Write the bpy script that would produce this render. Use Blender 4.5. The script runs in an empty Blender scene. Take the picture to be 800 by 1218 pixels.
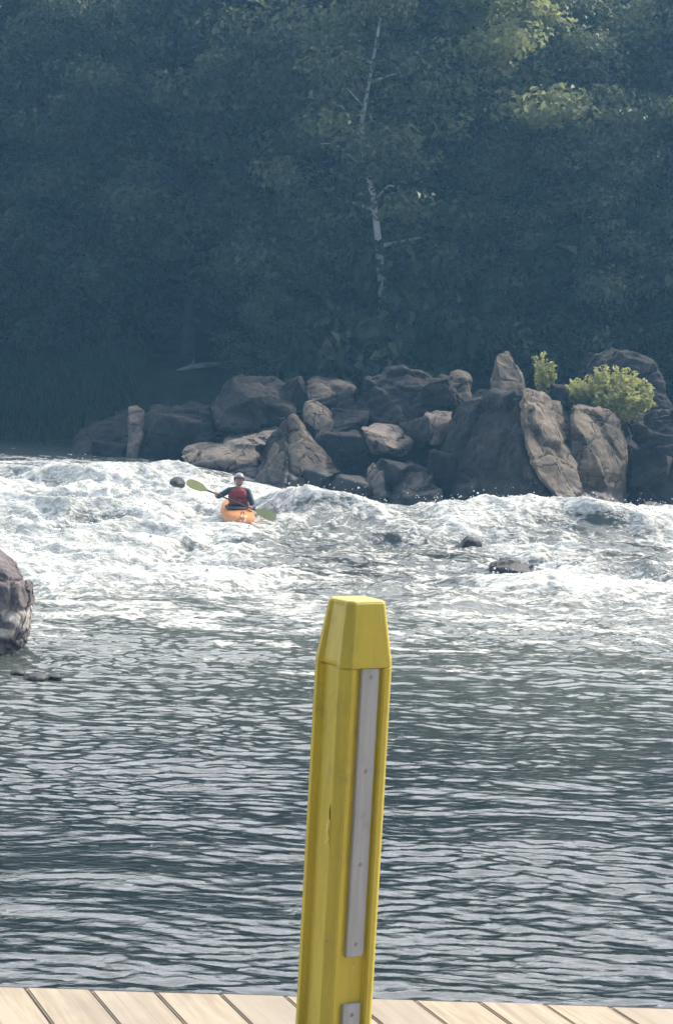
import bpy, bmesh, math, random
import numpy as np
from mathutils import Vector, Matrix, noise as mnoise

rad = math.radians
S = bpy.context.scene
COL = S.collection
RNG = random.Random(7)

# ------------------------------------------------------------------ camera
CAM_Z, FPX = 3.56, 2340.0
CAM_R = Matrix.Rotation(rad(90 - 4.13), 3, 'X') @ Matrix.Rotation(rad(2.0), 3, 'Z')
CAM_P = Vector((0, 0, CAM_Z))

def ray(px, py):
    return CAM_R @ Vector(((px - 400) / FPX, -(py - 609) / FPX, -1))
def P(px, py, d):                      # the point seen there at d metres ahead
    r = ray(px, py); return CAM_P + r * (d / r.y)
def G(px, py, z=0.0):                  # the point seen there at height z
    r = ray(px, py); return CAM_P + r * ((z - CAM_Z) / r.z)

cam = bpy.data.cameras.new('camera'); co = bpy.data.objects.new('camera', cam)
COL.objects.link(co); S.camera = co
cam.sensor_fit = 'HORIZONTAL'; cam.sensor_width = 36; cam.lens = 36 * FPX / 800
cam.clip_start = 0.1; cam.clip_end = 2000
co.matrix_world = Matrix.Translation(CAM_P) @ CAM_R.to_4x4()

# ------------------------------------------------------------------ light
SUN_AZ, SUN_EL = 50.0, 44.0            # azimuth clockwise from the view direction (+Y)
sd = Vector((math.sin(rad(SUN_AZ)) * math.cos(rad(SUN_EL)), math.cos(rad(SUN_AZ)) * math.cos(rad(SUN_EL)), math.sin(rad(SUN_EL))))
sl = bpy.data.lights.new('sun', 'SUN'); so = bpy.data.objects.new('sun', sl); COL.objects.link(so)
sl.energy = 2.5; sl.angle = rad(0.6); sl.color = (1.0, 0.93, 0.82)
so.rotation_euler = sd.to_track_quat('Z', 'Y').to_euler(); so.location = (60, 40, 80)
W = bpy.data.worlds.new('World'); S.world = W; W.use_nodes = True
nt = W.node_tree; bg = nt.nodes['Background']
sky = nt.nodes.new('ShaderNodeTexSky'); sky.sky_type = 'NISHITA'; sky.sun_disc = False
sky.sun_elevation = rad(SUN_EL); sky.sun_rotation = rad(SUN_AZ)
sky.dust_density = 7.0; sky.air_density = 0.9; sky.ozone_density = 1.0
# unseen bright cloud added over the forward sky to lighten water and crowns
wn = lambda k: nt.nodes.new(k)
wtc = wn('ShaderNodeTexCoord'); wsep = wn('ShaderNodeSeparateXYZ'); nt.links.new(wtc.outputs['Generated'], wsep.inputs[0])
def wmr(v, a, b_):
    m = wn('ShaderNodeMapRange'); m.interpolation_type = 'SMOOTHSTEP'; nt.links.new(v, m.inputs[0]); m.inputs[1].default_value = a; m.inputs[2].default_value = b_; return m.outputs[0]
def wmul(a, b_):
    m = wn('ShaderNodeMath'); m.operation = 'MULTIPLY'; nt.links.new(a, m.inputs[0]); nt.links.new(b_, m.inputs[1]); return m.outputs[0]
wno = wn('ShaderNodeTexNoise'); wno.inputs['Scale'].default_value = 3.2; wno.inputs['Detail'].default_value = 5; nt.links.new(wtc.outputs['Generated'], wno.inputs['Vector'])
cmask = wmul(wmr(wsep.outputs[1], -0.02, 0.45), wmr(wno.outputs['Fac'], 0.28, 0.55))
wmx = wn('ShaderNodeMix'); wmx.data_type = 'RGBA'; nt.links.new(cmask, wmx.inputs[0]); nt.links.new(sky.outputs[0], wmx.inputs[6]); wmx.inputs[7].default_value = (20.0, 20.0, 20.4, 1)
nt.links.new(wmx.outputs[2], bg.inputs[0]); bg.inputs[1].default_value = 0.15
S.view_settings.view_transform = 'Standard'; S.view_settings.look = 'None'
S.view_settings.exposure = 0.44; S.view_settings.gamma = 1.0
S.render.engine = 'CYCLES'
cy = S.cycles
cy.max_bounces = 6; cy.diffuse_bounces = 3; cy.glossy_bounces = 3; cy.transmission_bounces = 3
cy.volume_bounces = 1; cy.transparent_max_bounces = 4; cy.use_denoising = True
cy.sample_clamp_indirect = 6; cy.sample_clamp_direct = 12

# ------------------------------------------------------------------ helpers
def tag(o, label=None, cat=None, group=None, kind=None):
    if label: o['label'] = label
    if cat: o['category'] = cat
    if group: o['group'] = group
    if kind: o['kind'] = kind
    return o
def link(name, me, mat=None, parent=None, loc=None):
    o = bpy.data.objects.new(name, me); COL.objects.link(o)
    if mat is not None and me is not None:
        me.materials.clear()
        for m in (mat if isinstance(mat, (list, tuple)) else [mat]): me.materials.append(m)
    if parent: o.parent = parent
    if loc is not None: o.location = loc
    return o
def empty(name, loc):
    o = bpy.data.objects.new(name, None); o.empty_display_size = 0.2
    COL.objects.link(o); o.location = loc; return o
def bm_mesh(bm, name, smooth=False):
    bmesh.ops.recalc_face_normals(bm, faces=bm.faces)
    me = bpy.data.meshes.new(name); bm.to_mesh(me); bm.free()
    if smooth: me.polygons.foreach_set('use_smooth', [True] * len(me.polygons))
    return me
def np_mesh(name, V, F, smooth=False):
    V = np.asarray(V, np.float32); F = np.asarray(F, np.int32)
    n = F.shape[1]
    me = bpy.data.meshes.new(name)
    me.vertices.add(len(V)); me.vertices.foreach_set('co', V.ravel())
    me.loops.add(F.size); me.loops.foreach_set('vertex_index', F.ravel())
    me.polygons.add(len(F)); me.polygons.foreach_set('loop_start', np.arange(0, F.size, n, dtype=np.int32))
    if smooth: me.polygons.foreach_set('use_smooth', np.ones(len(F), bool))
    me.update(calc_edges=True); return me
def evaluated(o, name):                # apply modifiers and drop the source object
    bpy.context.view_layer.update()
    dg = bpy.context.evaluated_depsgraph_get()
    me = bpy.data.meshes.new_from_object(o.evaluated_get(dg)); me.name = name
    bpy.data.objects.remove(o); return me
def tube(bm, pts, radii, seg=8, cap=True):
    pts = [Vector(p) for p in pts]; rings = []; n = len(pts); up = None
    for i, p in enumerate(pts):
        t = (pts[min(i + 1, n - 1)] - pts[max(i - 1, 0)]).normalized()
        if up is None: up = t.orthogonal().normalized()
        up = (up - t * up.dot(t)).normalized(); s = t.cross(up)
        r = radii[i] if isinstance(radii, (list, tuple)) else radii
        rings.append([bm.verts.new(p + up * (r * math.cos(a)) + s * (r * math.sin(a))) for a in [2 * math.pi * k / seg for k in range(seg)]])
    for a, b in zip(rings, rings[1:]):
        for k in range(seg): bm.faces.new((a[k], a[(k + 1) % seg], b[(k + 1) % seg], b[k]))
    if cap: bm.faces.new(rings[0][::-1]); bm.faces.new(rings[-1])
    return rings
def sst(a, b, x):
    t = np.clip((x - a) / (b - a), 0, 1); return t * t * (3 - 2 * t)
def _hash(ix, iy, seed):
    h = (ix.astype(np.int64) * 374761393 + iy.astype(np.int64) * 668265263 + seed * 974711) & 0xffffffff
    h = ((h ^ (h >> 13)) * 1274126177) & 0xffffffff
    return ((h ^ (h >> 16)) & 0xffff).astype(np.float32) * np.float32(2 * math.pi / 65536)
def pn(x, y, seed=0):                  # 2-D gradient noise, about -1..1
    x = np.asarray(x, np.float32); y = np.asarray(y, np.float32)
    x0 = np.floor(x); y0 = np.floor(y); fx = x - x0; fy = y - y0
    u = fx * fx * fx * (fx * (fx * 6 - 15) + 10); v = fy * fy * fy * (fy * (fy * 6 - 15) + 10)
    def g(dx, dy):
        a = _hash(x0 + dx, y0 + dy, seed); return np.cos(a) * (fx - dx) + np.sin(a) * (fy - dy)
    n0 = g(0, 0) * (1 - u) + g(1, 0) * u; n1 = g(0, 1) * (1 - u) + g(1, 1) * u
    return (n0 * (1 - v) + n1 * v) * 1.5
def fbm(x, y, seed=0, octv=4, gain=0.5):
    s = 0; a = 1.0; t = 0
    for k in range(octv):
        s = s + a * pn(x * 2 ** k, y * 2 ** k, seed + 17 * k); t += a; a *= gain
    return s / t

# ------------------------------------------------------------------ material helpers
class NB:
    def __init__(s, name):
        s.m = bpy.data.materials.new(name); s.m.use_nodes = True; s.t = s.m.node_tree
        s.b = s.t.nodes['Principled BSDF']; s.out = s.t.nodes['Material Output']
    def n(s, kind, **kw):
        nd = s.t.nodes.new(kind)
        for k, v in kw.items():
            if k.startswith('i_'): nd.inputs[k[2:].replace('_', ' ')].default_value = v
            else: setattr(nd, k, v)
        return nd
    def l(s, a, b): s.t.links.new(a, b)
    def noise(s, scale, detail=4, rough=0.55, vec=None, dist=0.0):
        nd = s.n('ShaderNodeTexNoise'); nd.inputs['Scale'].default_value = scale
        nd.inputs['Detail'].default_value = detail; nd.inputs['Roughness'].default_value = rough; nd.inputs['Distortion'].default_value = dist
        if vec is not None: s.l(vec, nd.inputs['Vector'])
        return nd.outputs['Fac']
    def coord(s, scale=None, kind='Object'):
        tc = s.n('ShaderNodeTexCoord').outputs[kind]
        if scale is None: return tc
        mp = s.n('ShaderNodeMapping'); mp.inputs['Scale'].default_value = scale; s.l(tc, mp.inputs['Vector']); return mp.outputs[0]
    def ramp(s, fac, stops):
        r = s.n('ShaderNodeValToRGB'); e = r.color_ramp.elements
        while len(e) < len(stops): e.new(0.5)
        for el, (p, c) in zip(e, stops): el.position = p; el.color = (*c, 1) if len(c) == 3 else c
        s.l(fac, r.inputs[0]); return r.outputs[0]
    def rng(s, v, a, b, c=0.0, d=1.0):
        m = s.n('ShaderNodeMapRange', interpolation_type='SMOOTHSTEP'); s.l(v, m.inputs[0])
        for k, x in zip((1, 2, 3, 4), (a, b, c, d)): m.inputs[k].default_value = x
        return m.outputs[0]
    def math(s, op, a, b=None):
        m = s.n('ShaderNodeMath', operation=op)
        for i, v in enumerate((a, b)):
            if v is None: continue
            if isinstance(v, (int, float)): m.inputs[i].default_value = v
            else: s.l(v, m.inputs[i])
        return m.outputs[0]
    def mix(s, f, a, b, blend='MIX'):
        m = s.n('ShaderNodeMix', data_type='RGBA', blend_type=blend)
        for k, v in ((0, f), (6, a), (7, b)):
            if isinstance(v, (int, float)): m.inputs[k].default_value = v
            elif isinstance(v, tuple): m.inputs[k].default_value = (*v, 1)
            else: s.l(v, m.inputs[k])
        return m.outputs[2]
    def bump(s, h, strength, dist, nrm=None):
        b = s.n('ShaderNodeBump'); b.inputs['Strength'].default_value = strength; b.inputs['Distance'].default_value = dist
        s.l(h, b.inputs['Height'])
        if nrm is not None: s.l(nrm, b.inputs['Normal'])
        return b.outputs[0]
    def set(s, **kw):
        for k, v in kw.items():
            i = s.b.inputs[k.replace('_', ' ')]
            if isinstance(v, (int, float)): i.default_value = v
            elif isinstance(v, tuple): i.default_value = (*v, 1)
            else: s.l(v, i)
        return s.m

def m_plain(name, col, rough=0.5, var=0.25, scale=8, bump=0.15):
    b = NB(name); c = b.coord(); f = b.noise(scale, 5, 0.6, c)
    lo = tuple(x * (1 - var) for x in col); hi = tuple(min(1, x * (1 + var)) for x in col)
    return b.set(Base_Color=b.ramp(f, [(0.3, lo), (0.7, hi)]), Roughness=rough, Normal=b.bump(b.noise(scale * 6, 3, 0.6, c), bump, 0.01))

def m_rock(name, wet_z=None, pal=((0.026, 0.021, 0.018), (0.16, 0.124, 0.092), (0.31, 0.245, 0.175)), lichen=False):
    b = NB(name); geo = b.n('ShaderNodeNewGeometry').outputs['Position']
    big = b.noise(0.9, 6, 0.6, geo, 0.6); fine = b.noise(9, 8, 0.7, geo)
    col = b.ramp(big, [(0.30, pal[0]), (0.47, pal[1]), (0.70, pal[2])])
    col = b.mix(b.rng(fine, 0.35, 0.75, 0.0, 0.6), col, pal[0])
    mp = b.n('ShaderNodeMapping'); mp.inputs['Scale'].default_value = (1.6, 1.6, 0.35); b.l(geo, mp.inputs[0])
    streak = b.noise(2.2, 5, 0.6, mp.outputs[0], 0.5)
    col = b.mix(b.rng(streak, 0.55, 0.72, 0.0, 0.55), col, (0.035, 0.031, 0.033))
    sep = b.n('ShaderNodeSeparateXYZ'); b.l(geo, sep.inputs[0]); z = sep.outputs[2]
    if lichen:
        v = b.noise(3.4, 5, 0.55, geo, 0.7)
        band = b.math('MULTIPLY', b.rng(z, 0.17, 0.24), b.rng(z, 0.62, 0.46))
        col = b.mix(b.math('MULTIPLY', b.rng(v, 0.40, 0.48), band), col, (0.62, 0.56, 0.50))
    dv = b.n('ShaderNodeVectorMath', operation='ADD'); nz = b.n('ShaderNodeTexNoise'); nz.inputs['Scale'].default_value = 1.3; nz.inputs['Detail'].default_value = 4; b.l(geo, nz.inputs['Vector'])
    b.l(geo, dv.inputs[0]); b.l(nz.outputs['Color'], dv.inputs[1])
    vmp = b.n('ShaderNodeMapping'); vmp.inputs['Scale'].default_value = (1.0, 1.0, 0.62); vmp.inputs['Rotation'].default_value = (0.3, 0.5, 0.2); b.l(dv.outputs[0], vmp.inputs[0])
    vo = b.n('ShaderNodeTexVoronoi'); vo.feature = 'DISTANCE_TO_EDGE'; vo.inputs['Scale'].default_value = 0.95; b.l(vmp.outputs[0], vo.inputs['Vector'])
    crk = b.math('MULTIPLY', b.rng(vo.outputs['Distance'], 0.028, 0.006), b.rng(fine, 0.36, 0.52))
    col = b.mix(b.math('MULTIPLY', crk, 0.85), col, (0.012, 0.011, 0.011))
    speck = b.noise(3.2, 6, 0.75, geo, 0.3); col = b.mix(b.rng(speck, 0.60, 0.70, 0, 0.4), col, tuple(min(1, q * 1.5 + 0.03) for q in pal[2]))
    rough = 0.82
    if wet_z is not None:
        wz = b.math('ADD', z, b.math('MULTIPLY', b.math('SUBTRACT', big, 0.5), 0.9))
        wet = b.rng(wz, wet_z + 0.12, wet_z - 0.1)
        col = b.mix(b.math('MULTIPLY', wet, 0.62), col, (0.022, 0.02, 0.02))
        r = b.n('ShaderNodeMapRange'); b.l(wet, r.inputs[0]); r.inputs[3].default_value = 0.85; r.inputs[4].default_value = 0.45; rough = r.outputs[0]
    nrm = b.bump(b.math('SUBTRACT', fine, crk), 0.8, 0.05, b.bump(b.noise(38, 4, 0.7, geo), 0.5, 0.015))
    return b.set(Base_Color=col, Roughness=rough, Normal=nrm)

def m_leaf(name, dark, light, transl=0.25, rough=0.5, tint=0.5):
    b = NB(name); g = b.n('ShaderNodeNewGeometry'); oi = b.n('ShaderNodeObjectInfo')
    tc = b.n('ShaderNodeTexCoord').outputs['Object']
    clump = b.noise(0.55, 3, 0.5, tc)
    f = b.math('ADD', b.math('MULTIPLY', g.outputs['Random Per Island'], 0.35), b.math('MULTIPLY', clump, 0.75))
    f = b.math('ADD', f, b.math('MULTIPLY', b.math('SUBTRACT', oi.outputs['Random'], 0.5), 0.3))
    col = b.ramp(f, [(0.25, dark), (0.8, light)])
    b.set(Base_Color=col, Roughness=rough); b.b.inputs['Specular IOR Level'].default_value = 0.3
    tr = b.n('ShaderNodeBsdfTranslucent'); b.l(b.mix(tint, col, (0.10, 0.13, 0.02)), tr.inputs[0])
    mx = b.n('ShaderNodeMixShader'); mx.inputs[0].default_value = transl
    b.l(b.b.outputs[0], mx.inputs[1]); b.l(tr.outputs[0], mx.inputs[2]); b.l(mx.outputs[0], b.out.inputs[0])
    return b.m

# ------------------------------------------------------------------ water
def axis(segs):
    out = [segs[0][0]]
    for a, b, st in segs:
        n = max(1, round((b - a) / st)); out += list(a + (b - a) * np.arange(1, n + 1) / n)
    return np.array(out, np.float64)

_k = P(283, 604, 40.0); KPOS = (_k.x, _k.y); KLEV = _k.z - 0.30 - 0.04
GLASS = [(430, 642, 120, 26, 1.2), (520, 648, 70, 24, 1.1), (745, 642, 50, 24, 1.0), (575, 655, 26, 16, .55), (640, 628, 90, 10, .55),
         (75, 566, 90, 7, .5), (215, 640, 50, 9, .45), (120, 610, 45, 8, .35), (330, 650, 40, 12, .5)]
def base_level(x, y):
    return (0.24 + 0.10 * sst(1.0, -4.0, x)) * sst(31.5, 42.0, y - 0.10 * x) + (0.54 * sst(1.0, -5.0, x) + 0.10) * sst(40, 51, y)
def water_fields(X, Y):
    # lower pool: choppy current-driven ripples
    wx = X + 0.35 * pn(X * 0.5, Y * 0.5, 3); wy = Y + 0.30 * pn(X * 0.45, Y * 0.45, 4)
    gust = np.clip(0.78 + 0.95 * pn(X * 0.13, Y * 0.30, 5), 0.30, 1.35)
    h = 0.020 * pn(wx * 0.42, wy * 0.60, 11)
    h = h + 0.016 * pn(wx * 0.95 + 0.1 * wy, wy * 2.2, 12)
    h = h + 0.0135 * gust * (0.4 - np.abs(pn(wx * 2.1 - 0.25 * wy, wy * 4.8, 13)))
    h = h + 0.0100 * gust * pn(wx * 4.0 - 0.5 * wy, wy * 8.6, 14)
    h = h + 0.0050 * gust * pn(wx * 8.0 + 0.8 * wy, wy * 15.0, 15)
    far = sst(24.0, 31, Y)
    h = h * (1 + 1.0 * sst(16, 28, Y))
    r = sst(27.8, 32.5, Y + 0.6 * pn(X * 0.4, Y * 0.2, 6)) * (1 - sst(46.5, 51.0, Y + 0.1 * X)) * (1 - 0.9 * sst(-3.0, -6.0, X) * sst(46.8, 49.5, Y))
    glass = np.zeros_like(X)
    for px, py, sx, sy, w in GLASS:
        c = G(px, py, 0.55); e1 = G(px + sx, py, 0.55); e2 = G(px, py - sy, 0.55)
        rx = abs(e1.x - c.x); ry = abs(e2.y - c.y)
        q = ((X - c.x) / rx) ** 2 + ((Y - c.y) / ry) ** 2
        glass = np.maximum(glass, w * np.exp(-q * 0.9))
    qx = X + 0.35 * pn(X * 0.9, Y * 0.7, 21); qy = Y + 0.35 * pn(X * 0.8, Y * 0.9, 22)
    big = fbm(qx * 0.42, qy * 0.62, 23, 2)
    bil = 0.42 - np.abs(fbm(qx * 0.85, qy * 1.1, 31, 3, 0.55))
    fin = 0.40 - np.abs(fbm(qx * 2.4, qy * 2.6, 41, 3, 0.6))
    spk = np.clip(fbm(qx * 5.5, qy * 5.0, 51, 3, 0.65), 0, 1)
    calm = 1 - 0.85 * glass
    rol = 0.40 - np.abs(pn(qx * 0.26 + 0.1 * qy, qy * 0.46, 24)); rol2 = 0.40 - np.abs(pn(qx * 0.55, qy * 0.85 + 0.2 * qx, 25))
    hr = 0.30 * big + 0.95 * rol * (0.35 + 0.65 * calm) + 0.50 * rol2 * (0.2 + 0.8 * calm) + 0.30 * (bil - 0.16) * (0.25 + 0.75 * calm) + (0.15 * (fin - 0.14) + 0.12 * spk ** 1.5) * calm
    hr = hr * (1 - 0.80 * sst(42.2, 44.0, Y) * sst(-4.0, -1.5, X))
    kx, ky = KPOS
    kq = np.exp(-(((X - kx) / 0.75) ** 2 + ((Y - (ky - 0.9)) / 1.5) ** 2) * 0.8)
    # standing wave the kayak runs over, its face towards the deck
    yc = 41.3 + 0.9 * pn(X * 0.22, X * 0 + 3.3, 61) + 0.05 * X
    amp = 0.50 * sst(-2.6, -0.4, X) * (1 - 0.35 * sst(6.0, 9.0, X)) * (0.95 + 0.35 * pn(X * 0.35, X * 0 + 5.0, 64)) + 0.05
    t = Y - yc
    wave = amp * np.where(t < 0, np.exp(-(np.abs(t) / 0.85) ** 1.6), np.exp(-(t / 1.5) ** 2))
    trough = -0.16 * np.exp(-((t + 2.6) / 1.1) ** 2)
    yc2 = 35.8 + 0.8 * pn(X * 0.3, X * 0 + 8.1, 62)
    w2 = 0.24 * np.exp(-((Y - yc2) / 0.9) ** 2) * (0.6 + 0.6 * pn(X * 0.5, X * 0 + 1.0, 63))
    h = h * (1 - 0.5 * r) + base_level(X, Y) + r * (hr * 0.62 + wave + trough + w2)
    for px, py, sx, hh in ((742, 648, 46, 0.34), (556, 652, 30, 0.16)):
        c = G(px, py, 0.4); w_ = abs(G(px + sx, py, 0.4).x - c.x); h = h + r * hh * np.exp(-((X - c.x) / w_) ** 2 - ((Y - c.y) / 0.7) ** 2)
    c = P(612, 690, 34.0); dq = np.exp(-(((X - c.x) / 0.9) ** 2 + ((Y - c.y + 0.2) / 0.8) ** 2)); h = h * (1 - dq) + dq * (c.z - 0.02 + 0.25 * r * hr)
    h = h * (1 - kq) + kq * (KLEV + 0.5 * r * (hr * 0.5))
    # foam cover
    crest = np.exp(-((t - 0.05) / 0.55) ** 2)
    f = r * 0.62 - 0.95 * glass * r * (1 - 0.75 * crest) + r * (1 - 0.85 * glass) * (0.55 * (bil - 0.16) + 0.30 * (fin - 0.14) + 0.65 * rol + 0.70 * rol2 + 0.2 * big)
    f = f + 0.42 * r * np.exp(-((Y - 32.6 - 0.7 * pn(X * 0.5, X * 0 + 2.0, 66)) / 1.9) ** 2)
    vein = np.clip(1 - np.abs(fbm(qx * 1.5, qy * 1.9, 71, 3)) * 9, 0, 1) * glass * r * 0.8
    pat = fbm(wx * 0.62, wy * 1.25, 81, 4, 0.6)
    pat2 = 0.30 - np.abs(fbm(wx * 1.1, wy * 2.6, 85, 3, 0.6))
    thr = 0.60 - 0.60 * sst(20.0, 30.0, Y) + 0.3 * sst(20, 14, Y)
    stream = 0.74 * sst(thr, thr + 0.45, pat * 0.75 + pat2 * 0.8 + 0.22) * sst(17.0, 25, Y)
    f = np.clip(np.maximum(f + vein, stream * 0.9 * (1 - r * 0.3)), 0, 1)
    up = sst(49, 54, Y + 0.1 * X)       # upstream tail
    f = f * (1 - up) + up * sst(0.25, 0.5, pat) * 0.5
    h = h + 0.03 * f * far
    aer = np.clip(sst(15, 29, Y) * 0.85 + 0.15 * r, 0, 1)
    aer = aer * (1 - 0.65 * glass * r)
    return h, f, aer

xs = axis([(-170, -40, 6), (-40, -14, 0.5), (-14, -9, 0.1), (-9, 9, 0.03), (9, 14, 0.1), (14, 40, 0.5), (40, 170, 6)])
ys = axis([(-45, 4, 1.5), (4, 10, 0.1), (10, 19, 0.02), (19, 30, 0.03), (30, 48, 0.04), (48, 58, 0.1), (58, 74, 0.5)])
X, Y = np.meshgrid(xs.astype(np.float32), ys.astype(np.float32))
H, FO, AE = water_fields(X, Y)
nx, ny = len(xs), len(ys)
V = np.stack([X, Y, H], -1).reshape(-1, 3)
ii = (np.arange(ny - 1)[:, None] * nx + np.arange(nx - 1)[None]).ravel()
F = np.stack([ii, ii + 1, ii + nx + 1, ii + nx], -1)
wm = np_mesh('river_water', V, F, True)
for nm, arr in (('foam', FO), ('aerated', AE)):
    a = wm.attributes.new(nm, 'FLOAT', 'POINT'); a.data.foreach_set('value', arr.ravel().astype(np.float32))
def water_h(x, y):
    h, f, a = water_fields(np.array([[x]], np.float32), np.array([[y]], np.float32)); return float(h[0, 0])

b = NB('water_surface'); geo = b.n('ShaderNodeNewGeometry').outputs['Position']
fo = b.n('ShaderNodeAttribute', attribute_name='foam').outputs['Fac']
ae = b.n('ShaderNodeAttribute', attribute_name='aerated').outputs['Fac']
mp = b.n('ShaderNodeMapping'); mp.inputs['Scale'].default_value = (1.0, 1.5, 1.5); b.l(geo, mp.inputs[0])
n1 = b.noise(6, 5, 0.60, mp.outputs[0], 0.8); n2 = b.noise(2.2, 5, 0.6, mp.outputs[0], 0.4)
fm = b.math('ADD', fo, b.math('ADD', b.math('MULTIPLY', b.math('SUBTRACT', n1, 0.5), 1.5), b.math('MULTIPLY', b.math('SUBTRACT', n2, 0.5), 1.2)))
fmask = b.rng(fm, 0.26, 0.80)
deep = b.mix(ae, (0.012, 0.020, 0.020), (0.13, 0.145, 0.12))
foamc = b.mix(b.rng(n1, 0.35, 0.65), (0.44, 0.45, 0.395), (0.77, 0.755, 0.695))
b.set(Base_Color=b.mix(fmask, deep, foamc)); b.b.inputs['IOR'].default_value = 1.5
r = b.n('ShaderNodeMapRange'); b.l(fmask, r.inputs[0]); r.inputs[3].default_value = 0.04; r.inputs[4].default_value = 0.65; b.l(r.outputs[0], b.b.inputs['Roughness'])
mp2 = b.n('ShaderNodeMapping'); mp2.inputs['Scale'].default_value = (1.0, 1.9, 1.0); b.l(geo, mp2.inputs[0])
rip = b.noise(9, 4, 0.6, mp2.outputs[0], 0.6)
nr = b.bump(rip, 0.22, 0.02); b.l(b.bump(b.math('MULTIPLY', n1, fmask), 0.6, 0.09, nr), b.b.inputs['Normal'])
M_WATER = b.m
tag(link('river', wm, M_WATER), kind='structure')

# ------------------------------------------------------------------ hillside
def hill_z(x, y):
    x = np.asarray(x, np.float32); y = np.asarray(y, np.float32)
    s = 59.5 + 1.2 * pn(x * 0.12, x * 0 + 2.0, 101) - 2.5 * sst(-3, 4, x) + 1.5 * sst(-6, -11, x)
    t = y - s
    z = -1.5 + 4.8 * sst(-1.5, 4.5, t) + 0.11 * np.clip(t - 3, 0, 60)
    return z + 0.45 * fbm(x * 0.18, y * 0.18, 102, 4) * sst(0, 6, t) + 0.12 * fbm(x * 0.9, y * 0.9, 103, 3)
hx = axis([(-170, -30, 5), (-30, 30, 0.5), (30, 170, 5)]); hy = axis([(54, 72, 0.3), (72, 130, 1.5), (130, 240, 10)])
HX, HY = np.meshgrid(hx, hy); HZ = hill_z(HX, HY)
ii = (np.arange(len(hy) - 1)[:, None] * len(hx) + np.arange(len(hx) - 1)[None]).ravel()
hm = np_mesh('hillside', np.stack([HX, HY, HZ], -1).reshape(-1, 3), np.stack([ii, ii + 1, ii + len(hx) + 1, ii + len(hx)], -1), True)
b = NB('forest_floor'); c = b.coord(); f = b.noise(0.8, 7, 0.65, c)
m_floor = b.set(Base_Color=b.ramp(f, [(0.3, (0.018, 0.017, 0.012)), (0.5, (0.03, 0.042, 0.014)), (0.7, (0.06, 0.05, 0.032))]), Roughness=0.95, Normal=b.bump(b.noise(5, 6, 0.7, c), 1.0, 0.15))
tag(link('hillside', hm, m_floor), kind='structure')
# unseen bank behind the deck, its rise added to hold back skylight
nx_ = axis([(-170, 170, 4)]); ny_ = axis([(-120, -2, 2)]); NX, NY = np.meshgrid(nx_, ny_)
NZ = -1.6 + 16 * sst(2.0, -60.0, NY) + 2.2 * sst(-2, -5, NY) + 2.0 * fbm(NX * 0.06, NY * 0.06, 301, 4)  * sst(-3, -14, NY)
ii = (np.arange(len(ny_) - 1)[:, None] * len(nx_) + np.arange(len(nx_) - 1)[None]).ravel()
tag(link('added_near_bank', np_mesh('added_near_bank', np.stack([NX, NY, NZ], -1).reshape(-1, 3), np.stack([ii, ii + 1, ii + len(nx_) + 1, ii + len(nx_)], -1), True), m_floor), kind='structure')
# bed of the river and the near bank under the deck: one broad sheet below the water
gm = np_mesh('riverbed', [(-170, -120, -1.8), (170, -120, -1.8), (170, 240, -1.8), (-170, 240, -1.8)], [(0, 1, 2, 3)])
tag(link('riverbed', gm, m_plain('river_gravel', (0.10, 0.09, 0.07), 0.9)), kind='structure')

# ------------------------------------------------------------------ trees
def leaves(rng, clumps, size, updir=0.55, narrow=0.55):
    """clumps: (centre, (rx,ry,rz), count). Folded leaf faces spread through each clump's volume."""
    Vs = []
    for c, r, n in clumps:
        d = rng.normal(size=(n, 3)); d /= np.linalg.norm(d, axis=1)[:, None]
        rr = rng.random(n) ** 0.45
        p = np.array(c) + d * rr[:, None] * np.array(r)
        nrm = rng.normal(size=(n, 3)) * 0.55 + d * 0.9 + np.array([0, 0, updir]); nrm /= np.linalg.norm(nrm, axis=1)[:, None]
        a = rng.normal(size=(n, 3)); a -= nrm * (a * nrm).sum(1)[:, None]; a /= np.linalg.norm(a, axis=1)[:, None]
        bb = np.cross(nrm, a); s = size * (0.6 + 0.8 * rng.random(n))[:, None]
        fold = nrm * s * 0.18
        Vs.append(np.stack([p - a * s * 0.5, p + bb * s * narrow * 0.5 + fold, p + a * s * 0.55 - fold * 0.6, p - bb * s * narrow * 0.5 + fold], 1))
    V = np.concatenate(Vs).reshape(-1, 3); n = len(V) // 4
    return V, np.arange(n * 4).reshape(n, 4)

def trunk_pts(rng, H, lean, wob):
    pts = []; ph = rng.random(2) * 6
    for k in range(9):
        t = k / 8
        pts.append(Vector((lean[0] * t * H + wob * math.sin(ph[0] + 5 * t) * t, lean[1] * t * H + wob * math.cos(ph[1] + 4 * t) * t, t * H - (0.6 if k == 0 else 0))))
    return pts
def at_t(pts, t):
    f = max(0, min(0.999, t)) * (len(pts) - 1); i = int(f); return pts[i].lerp(pts[i + 1], f - i)

M_BARK = m_plain('dark_bark', (0.05, 0.043, 0.036), 0.9, 0.4, 3, 0.6)
M_PALE = m_plain('pale_bark', (0.50, 0.49, 0.46), 0.8, 0.35, 2.5, 0.4)
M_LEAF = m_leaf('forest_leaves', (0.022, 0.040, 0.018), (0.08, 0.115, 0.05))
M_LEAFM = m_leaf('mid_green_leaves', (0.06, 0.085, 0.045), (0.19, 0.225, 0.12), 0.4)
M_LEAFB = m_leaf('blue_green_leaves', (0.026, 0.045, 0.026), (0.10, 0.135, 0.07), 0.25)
M_LEAFR = m_leaf('grey_green_leaves', (0.08, 0.105, 0.06), (0.25, 0.28, 0.17), 0.35)  # pale tone stands in for skylight on the crowns
M_LEAF2 = m_leaf('sunlit_leaves', (0.24, 0.27, 0.12), (0.48, 0.50, 0.25), 0.5, 0.5, 0.0)  # sunlight on the crown is put into this leaf colour

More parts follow.
